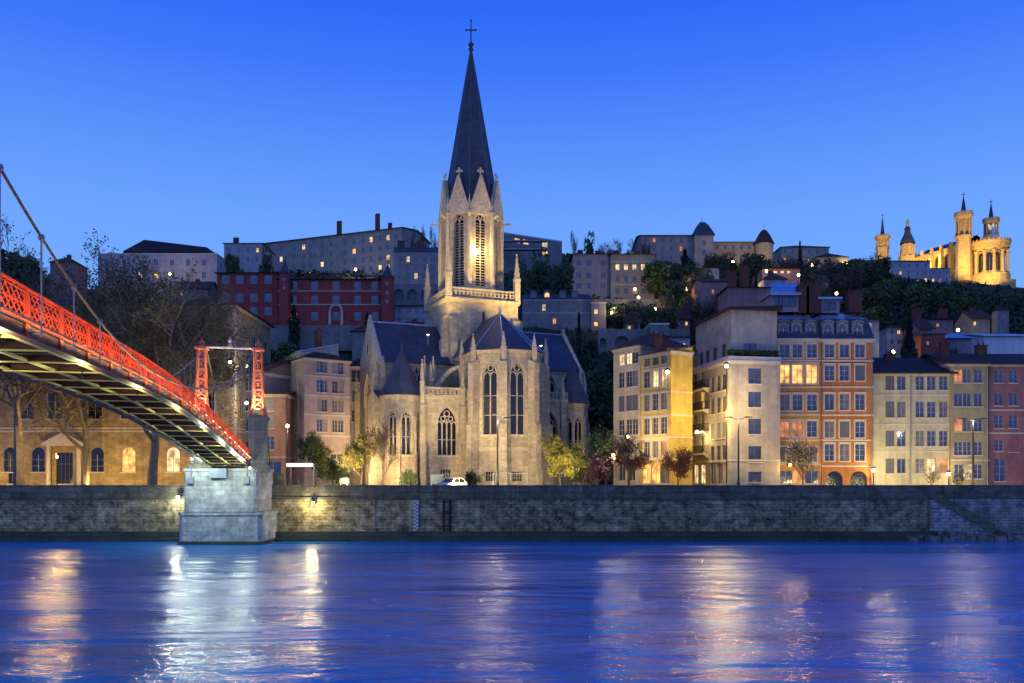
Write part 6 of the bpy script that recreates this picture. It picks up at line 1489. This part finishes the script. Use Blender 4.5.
for i, (px, y, Y, pw, nm) in enumerate(((635, 289, 232, 700, 'bright hillside lamp right below the pinkish house'), (638.5, 297.5, 228, 500, 'hillside lamp just under the bright one by the garden wall'), (676, 297, 226, 500, 'lower hillside lamp among bare trees left of the pink house'), (686.5, 289, 238, 700, 'upper hillside lamp among bare trees left of the pink house'),
        (766.5, 271, 225, 700, 'hillside lamp left of the row of four bright windows'), (798.5, 275, 222, 700, 'hillside lamp right of the row of four bright windows'), (836.5, 293.5, 215, 600, 'hillside lamp above the dormers of the terracotta house'), (871, 272.5, 330, 900, 'hillside lamp in front of the long lilac building'),
        (170, 274, 252, 1200, 'orange hillside lamp in front of the blue-white house'), (355.5, 269.5, 318, 900, 'small white lamp at the foot of the long hospital'), (812, 265, 290, 1500, 'hillside lamp just left of the villa slope'), (761, 259, 290, 1800, 'lamp at the foot of the conical seminary tower'), (733, 262, 288, 1500, 'lamp below the long seminary wing'), (845, 268, 300, 1300, 'hillside lamp between the grey skyline house and the lilac building'), (746, 288, 220, 500, 'small hillside lamp above the dim red brick house'), (612, 313, 212, 500, 'lamp on the slope above the retaining wall arch'), (655, 309, 215, 500, 'lamp on the slope above the pale narrow tower house'), (893, 352, 160, 250, 'lamp at the foot of the white house left of the cypress'), (958, 330, 195, 300, 'lamp among trees right of the rose-coloured house'), (120, 300, 225, 500, 'lamp among trees above the palace roof'))):
    lampthing(nm, px, y, Y, pw * 1.5, (1, .68, .28) if i not in (9,) else (1, .9, .7), BULBO if i in (2, 8) else BULBW, r=.34 if Y < 260 else .45, off=(0, -1.2, .6), name='hillside_lamp')
for px, y0, Y, nm, dbl in ((497.5, 418, 104, 'tall dark lamp post in front of the church apse', False), (738.5, 417.5, 102, 'tall double-headed lamp post in front of the white corner house', True), (973, 419, 102, 'tall double-headed lamp post in front of the olive house', True)):
    p = P(px, y0, Y); t = thing('lamp_post', nm, 'lamp post', (p.x, p.y, STREET)); m = MB(); m.tube((p.x, p.y, STREET), (p.x, p.y, p.z), .13, .07, 8); m.ring(p.x, p.y, .2, STREET, .17, STREET + 1.1, 8); m.build('pole', IRON, t)
    for s in ((-1, 1) if dbl else (1,)):
        m = MB(); m.tube((p.x, p.y, p.z - .25), (p.x + s * .9, p.y, p.z), .05, .04, 5); m.build('arm', IRON, t)
        m = MB(); m.hexa([(p.x + s * .8, p.y - .16, p.z - .04), (p.x + s * 1.7, p.y - .1, p.z + .02), (p.x + s * 1.7, p.y + .1, p.z + .02), (p.x + s * .8, p.y + .16, p.z - .04)], [(p.x + s * .8, p.y - .14, p.z + .12), (p.x + s * 1.7, p.y - .06, p.z + .1), (p.x + s * 1.7, p.y + .06, p.z + .1), (p.x + s * .8, p.y + .14, p.z + .12)]); m.build('lamp_head', IRON, t)
    light(t, (p.x, p.y - .3, p.z - .5), (450 if px < 800 else 800) if dbl else 900, (1, .80, .58) if px != 973 else (1, .82, .60), .4)  # added light; the lamp heads themselves are dark
# unseen floodlights on the pavement behind the parapet
def flood(label, px, Y, to, pw, col, sz=100, z=STREET + .35, r=.3):
    x = PX(px, Y); f = thing('ground_floodlight', label, 'floodlight', (x, Y, STREET))
    m = MB(); m.box(x - .25, x + .25, Y - .12, Y + .12, STREET + .02, STREET + .3); m.build('housing', STEEL, f)
    m = MB(); m.box(x - .2, x + .2, Y + .0, Y + .13, STREET + .305, STREET + .34); m.build('lens', BULBW, f)
    light(f, (x, Y + .2, z + .25), pw, col, r, 'SPOT', to, R(sz), .9)
CHC = (1, .74, .37)
flood('floodlight on the quay pavement below the church apse', 455, 98.0, (-.5, 118, 17), 13500, CHC, 95)
flood('floodlight on the quay pavement below the left aisle window', 395, 98.0, (-9, 120, 14), 12500, CHC, 95)
flood('floodlight on the quay pavement below the left turret chapel', 350, 98.5, (-17, 122, 15), 11500, CHC, 95)
flood('floodlight on the quay pavement below the right chapel', 560, 98.5, (6, 124, 14), 5500, CHC, 95)
flood('warm floodlight at the foot of the left turret chapel', 392, 111, (-17.5, 120, 12), 1500, (1, .62, .22), 130)
flood('warm floodlight at the church transept gable', 352, 118, (-21, 128, 16), 6500, (1, .66, .34), 120)
PC = (1, .62, .15)
for i, px in enumerate((-20, 35, 92, 140, 190)):
    flood(['floodlight before the palace beyond the left edge', 'floodlight before the palace left of its door', 'floodlight before the palace right of its door', 'floodlight before the lit palace window', 'floodlight before the palace beside the bridge pier'][i], px, 113.5, (PX(px, 119), 119, 10), 1450, PC, 150)
for i, (px, to, pw, col) in enumerate(((655, (19, 112, 9), 2600, (1, .70, .24)), (760, (31, 109, 20), 2500, (1, .78, .56)), (815, (39, 111, 14), 3600, (1, .76, .56)), (855, (44, 111, 14), 3600, (1, .76, .56)), (895, (50, 112, 13), 3800, (1, .84, .62)), (935, (56, 112, 13), 3800, (1, .84, .62)), (978, (61, 112, 12), 2400, (1, .84, .62)), (330, (-26, 122, 12), 2600, (1, .74, .45)), (275, (-33, 122, 10), 1500, (1, .74, .45)))):
    flood('added unseen floodlight on the quay pavement facing the ' + ['yellow corner house', 'white corner house', 'orange house', 'terracotta house', 'left half of the long cream house', 'right half of the long cream house', 'olive house', 'brown apartment house', 'orange-brown shop house'][i], px, 99, to, pw * .5, (col[0], col[1] * .98, col[2] * .48), 120)  # unseen floodlights added to brighten the house fronts

# ------------------------------------------------------------------ things on the quay
def car(px, Y):
    x = PX(px, Y); t = thing('parked_car', 'small white car with a lit roof parked in front of the church', 'car', (x, Y, STREET)); M = Matrix.Translation((x, Y, STREET)) @ Matrix.Rotation(R(58), 4, 'Z')
    paint = mat('white_car_paint', (.38, .38, .36), .3, .03, streak=0, spec=.6)
    m = MB(M); prof = [(-1.95, .35), (-2.0, .75), (-1.75, .98), (-1.05, 1.08), (-.45, 1.58), (.9, 1.66), (1.55, 1.30), (1.95, 1.05), (2.0, .45), (1.9, .3)]
    m.hexa([(a, -.85, b) for a, b in prof], [(a, .85, b) for a, b in prof]); m.build('body', paint, t)
    m = MB(M)
    for s in (-1, 1):
        y = s * .856; m.poly([(-.85, y, 1.1), (-.38, y, 1.5), (.25, y, 1.55), (.25, y, 1.1)]); m.poly([(.33, y, 1.1), (.33, y, 1.55), (.85, y, 1.56), (1.35, y, 1.28), (1.35, y, 1.1)])
    m.poly([(-1.03, -.7, 1.11), (-.49, -.65, 1.55), (-.49, .65, 1.55), (-1.03, .7, 1.11)]); m.build('window', GLASSD, t)
    for sx_ in (-1.25, 1.25):
        for s in (-1, 1):
            m = MB(M); m.tube((sx_, s * .68, .32), (sx_, s * .88, .32), .32, .32, 14, caps=True); wh = m.build('wheel', IRON, t); WORLDPOS[wh.name] = WORLDPOS[t.name]
            m = MB(M); m.tube((sx_, s * .882, .32), (sx_, s * .89, .32), .2, .2, 10, caps=True); m.build('rim', STEEL, wh)
    for s in (-1, 1):
        m = MB(M); m.box(-2.02, -1.96, s * .6 - .15, s * .6 + .15, .68, .84); m.build('headlight', FRAME, t)
        m = MB(M); m.box(1.97, 2.03, s * .65 - .12, s * .65 + .12, .75, .95); m.build('tail_light', mat('tail_red', (.4, .02, .01), .4), t)
car(452, 102)
def board(name, label, px0, px1, y0, Y, col, cat='sign'):
    x0, x1 = PX(px0, Y), PX(px1, Y); t = thing(name, label, cat, ((x0 + x1) / 2, Y, STREET)); z = ZY(y0, Y); m = MB(); m.box(x0, x1, Y, Y + .08, STREET + .9, z); m.build('panel', col, t)
    for x in (x0 + .1, x1 - .1): m = MB(); m.box(x - .04, x + .04, Y + .085, Y + .16, STREET, z); m.build('post', STEEL, t)
board('sign_board', 'plain pale blue-white board left of the white car', 430.5, 443.5, 474.5, 103, mat('board_white', (.07, .11, .14), .6, .05, streak=.05))
board('sign_board', 'small plain white board on the quay left of the church', 339.5, 348, 478, 100.5, mat('board_white2', (.10, .10, .10), .6, .05, streak=.05))
def shelter():
    Y = 103; x0, x1 = PX(286.5, Y), PX(313, Y); zt = ZY(463.5, Y); t = thing('bus_shelter', 'bus shelter with a brightly glowing roof edge beside the bridge', 'shelter', ((x0 + x1) / 2, Y, STREET))
    m = MB(); m.box(x0, x1, Y, Y + 1.5, zt - .1, zt + .05); m.build('roof', STEEL, t)
    m = MB(); m.box(x0 + .05, x1 - .05, Y - .06, Y - .003, zt - .36, zt + .0); m.build('light_strip', glow('shelter_light', (1, .95, .72), 5), t)
    for x in (x0 + .2, x1 - .2):
        m = MB(); m.box(x - .05, x + .05, Y + 1.3, Y + 1.4, STREET, zt - .1); m.build('post', STEEL, t)
    m = MB(); m.box(x0 + .4, x1 - .4, Y + .8, Y + 1.2, STREET + .42, STREET + .48); m.build('bench', FRAMED, t)
    light(t, ((x0 + x1) / 2, Y - .4, zt - .6), 180, (1, .95, .75), .3)
shelter()
def rail(px0, px1, Y, y0, label, mt, fill=False):
    x0, x1 = PX(px0, Y), PX(px1, Y); z = ZY(y0, Y); t = thing('guard_rail', label, 'railing', (x0, Y, STREET)); m = MB(); m.bar((x0, Y, z), (x1, Y, z), .07, .09); m.build('top_rail', mt, t)
    m = MB(); m.bar((x0, Y, z - .55), (x1, Y, z - .55), .05, .05); m.build('lower_rail', mt, t)
    n = max(1, int((x1 - x0) / 2))
    for i in range(n + 1): x = x0 + (x1 - x0) * i / n; m = MB(); m.box(x - .04, x + .04, Y + .05, Y + .13, STREET, z); m.build('post', mt, t)
rail(493, 528, 105, 473.5, 'pale horizontal guard rail in front of the church apse', FRAME)
rail(260, 300, 101, 480, 'dark guard rail on the quay at the foot of the pylon pedestal', STEEL)
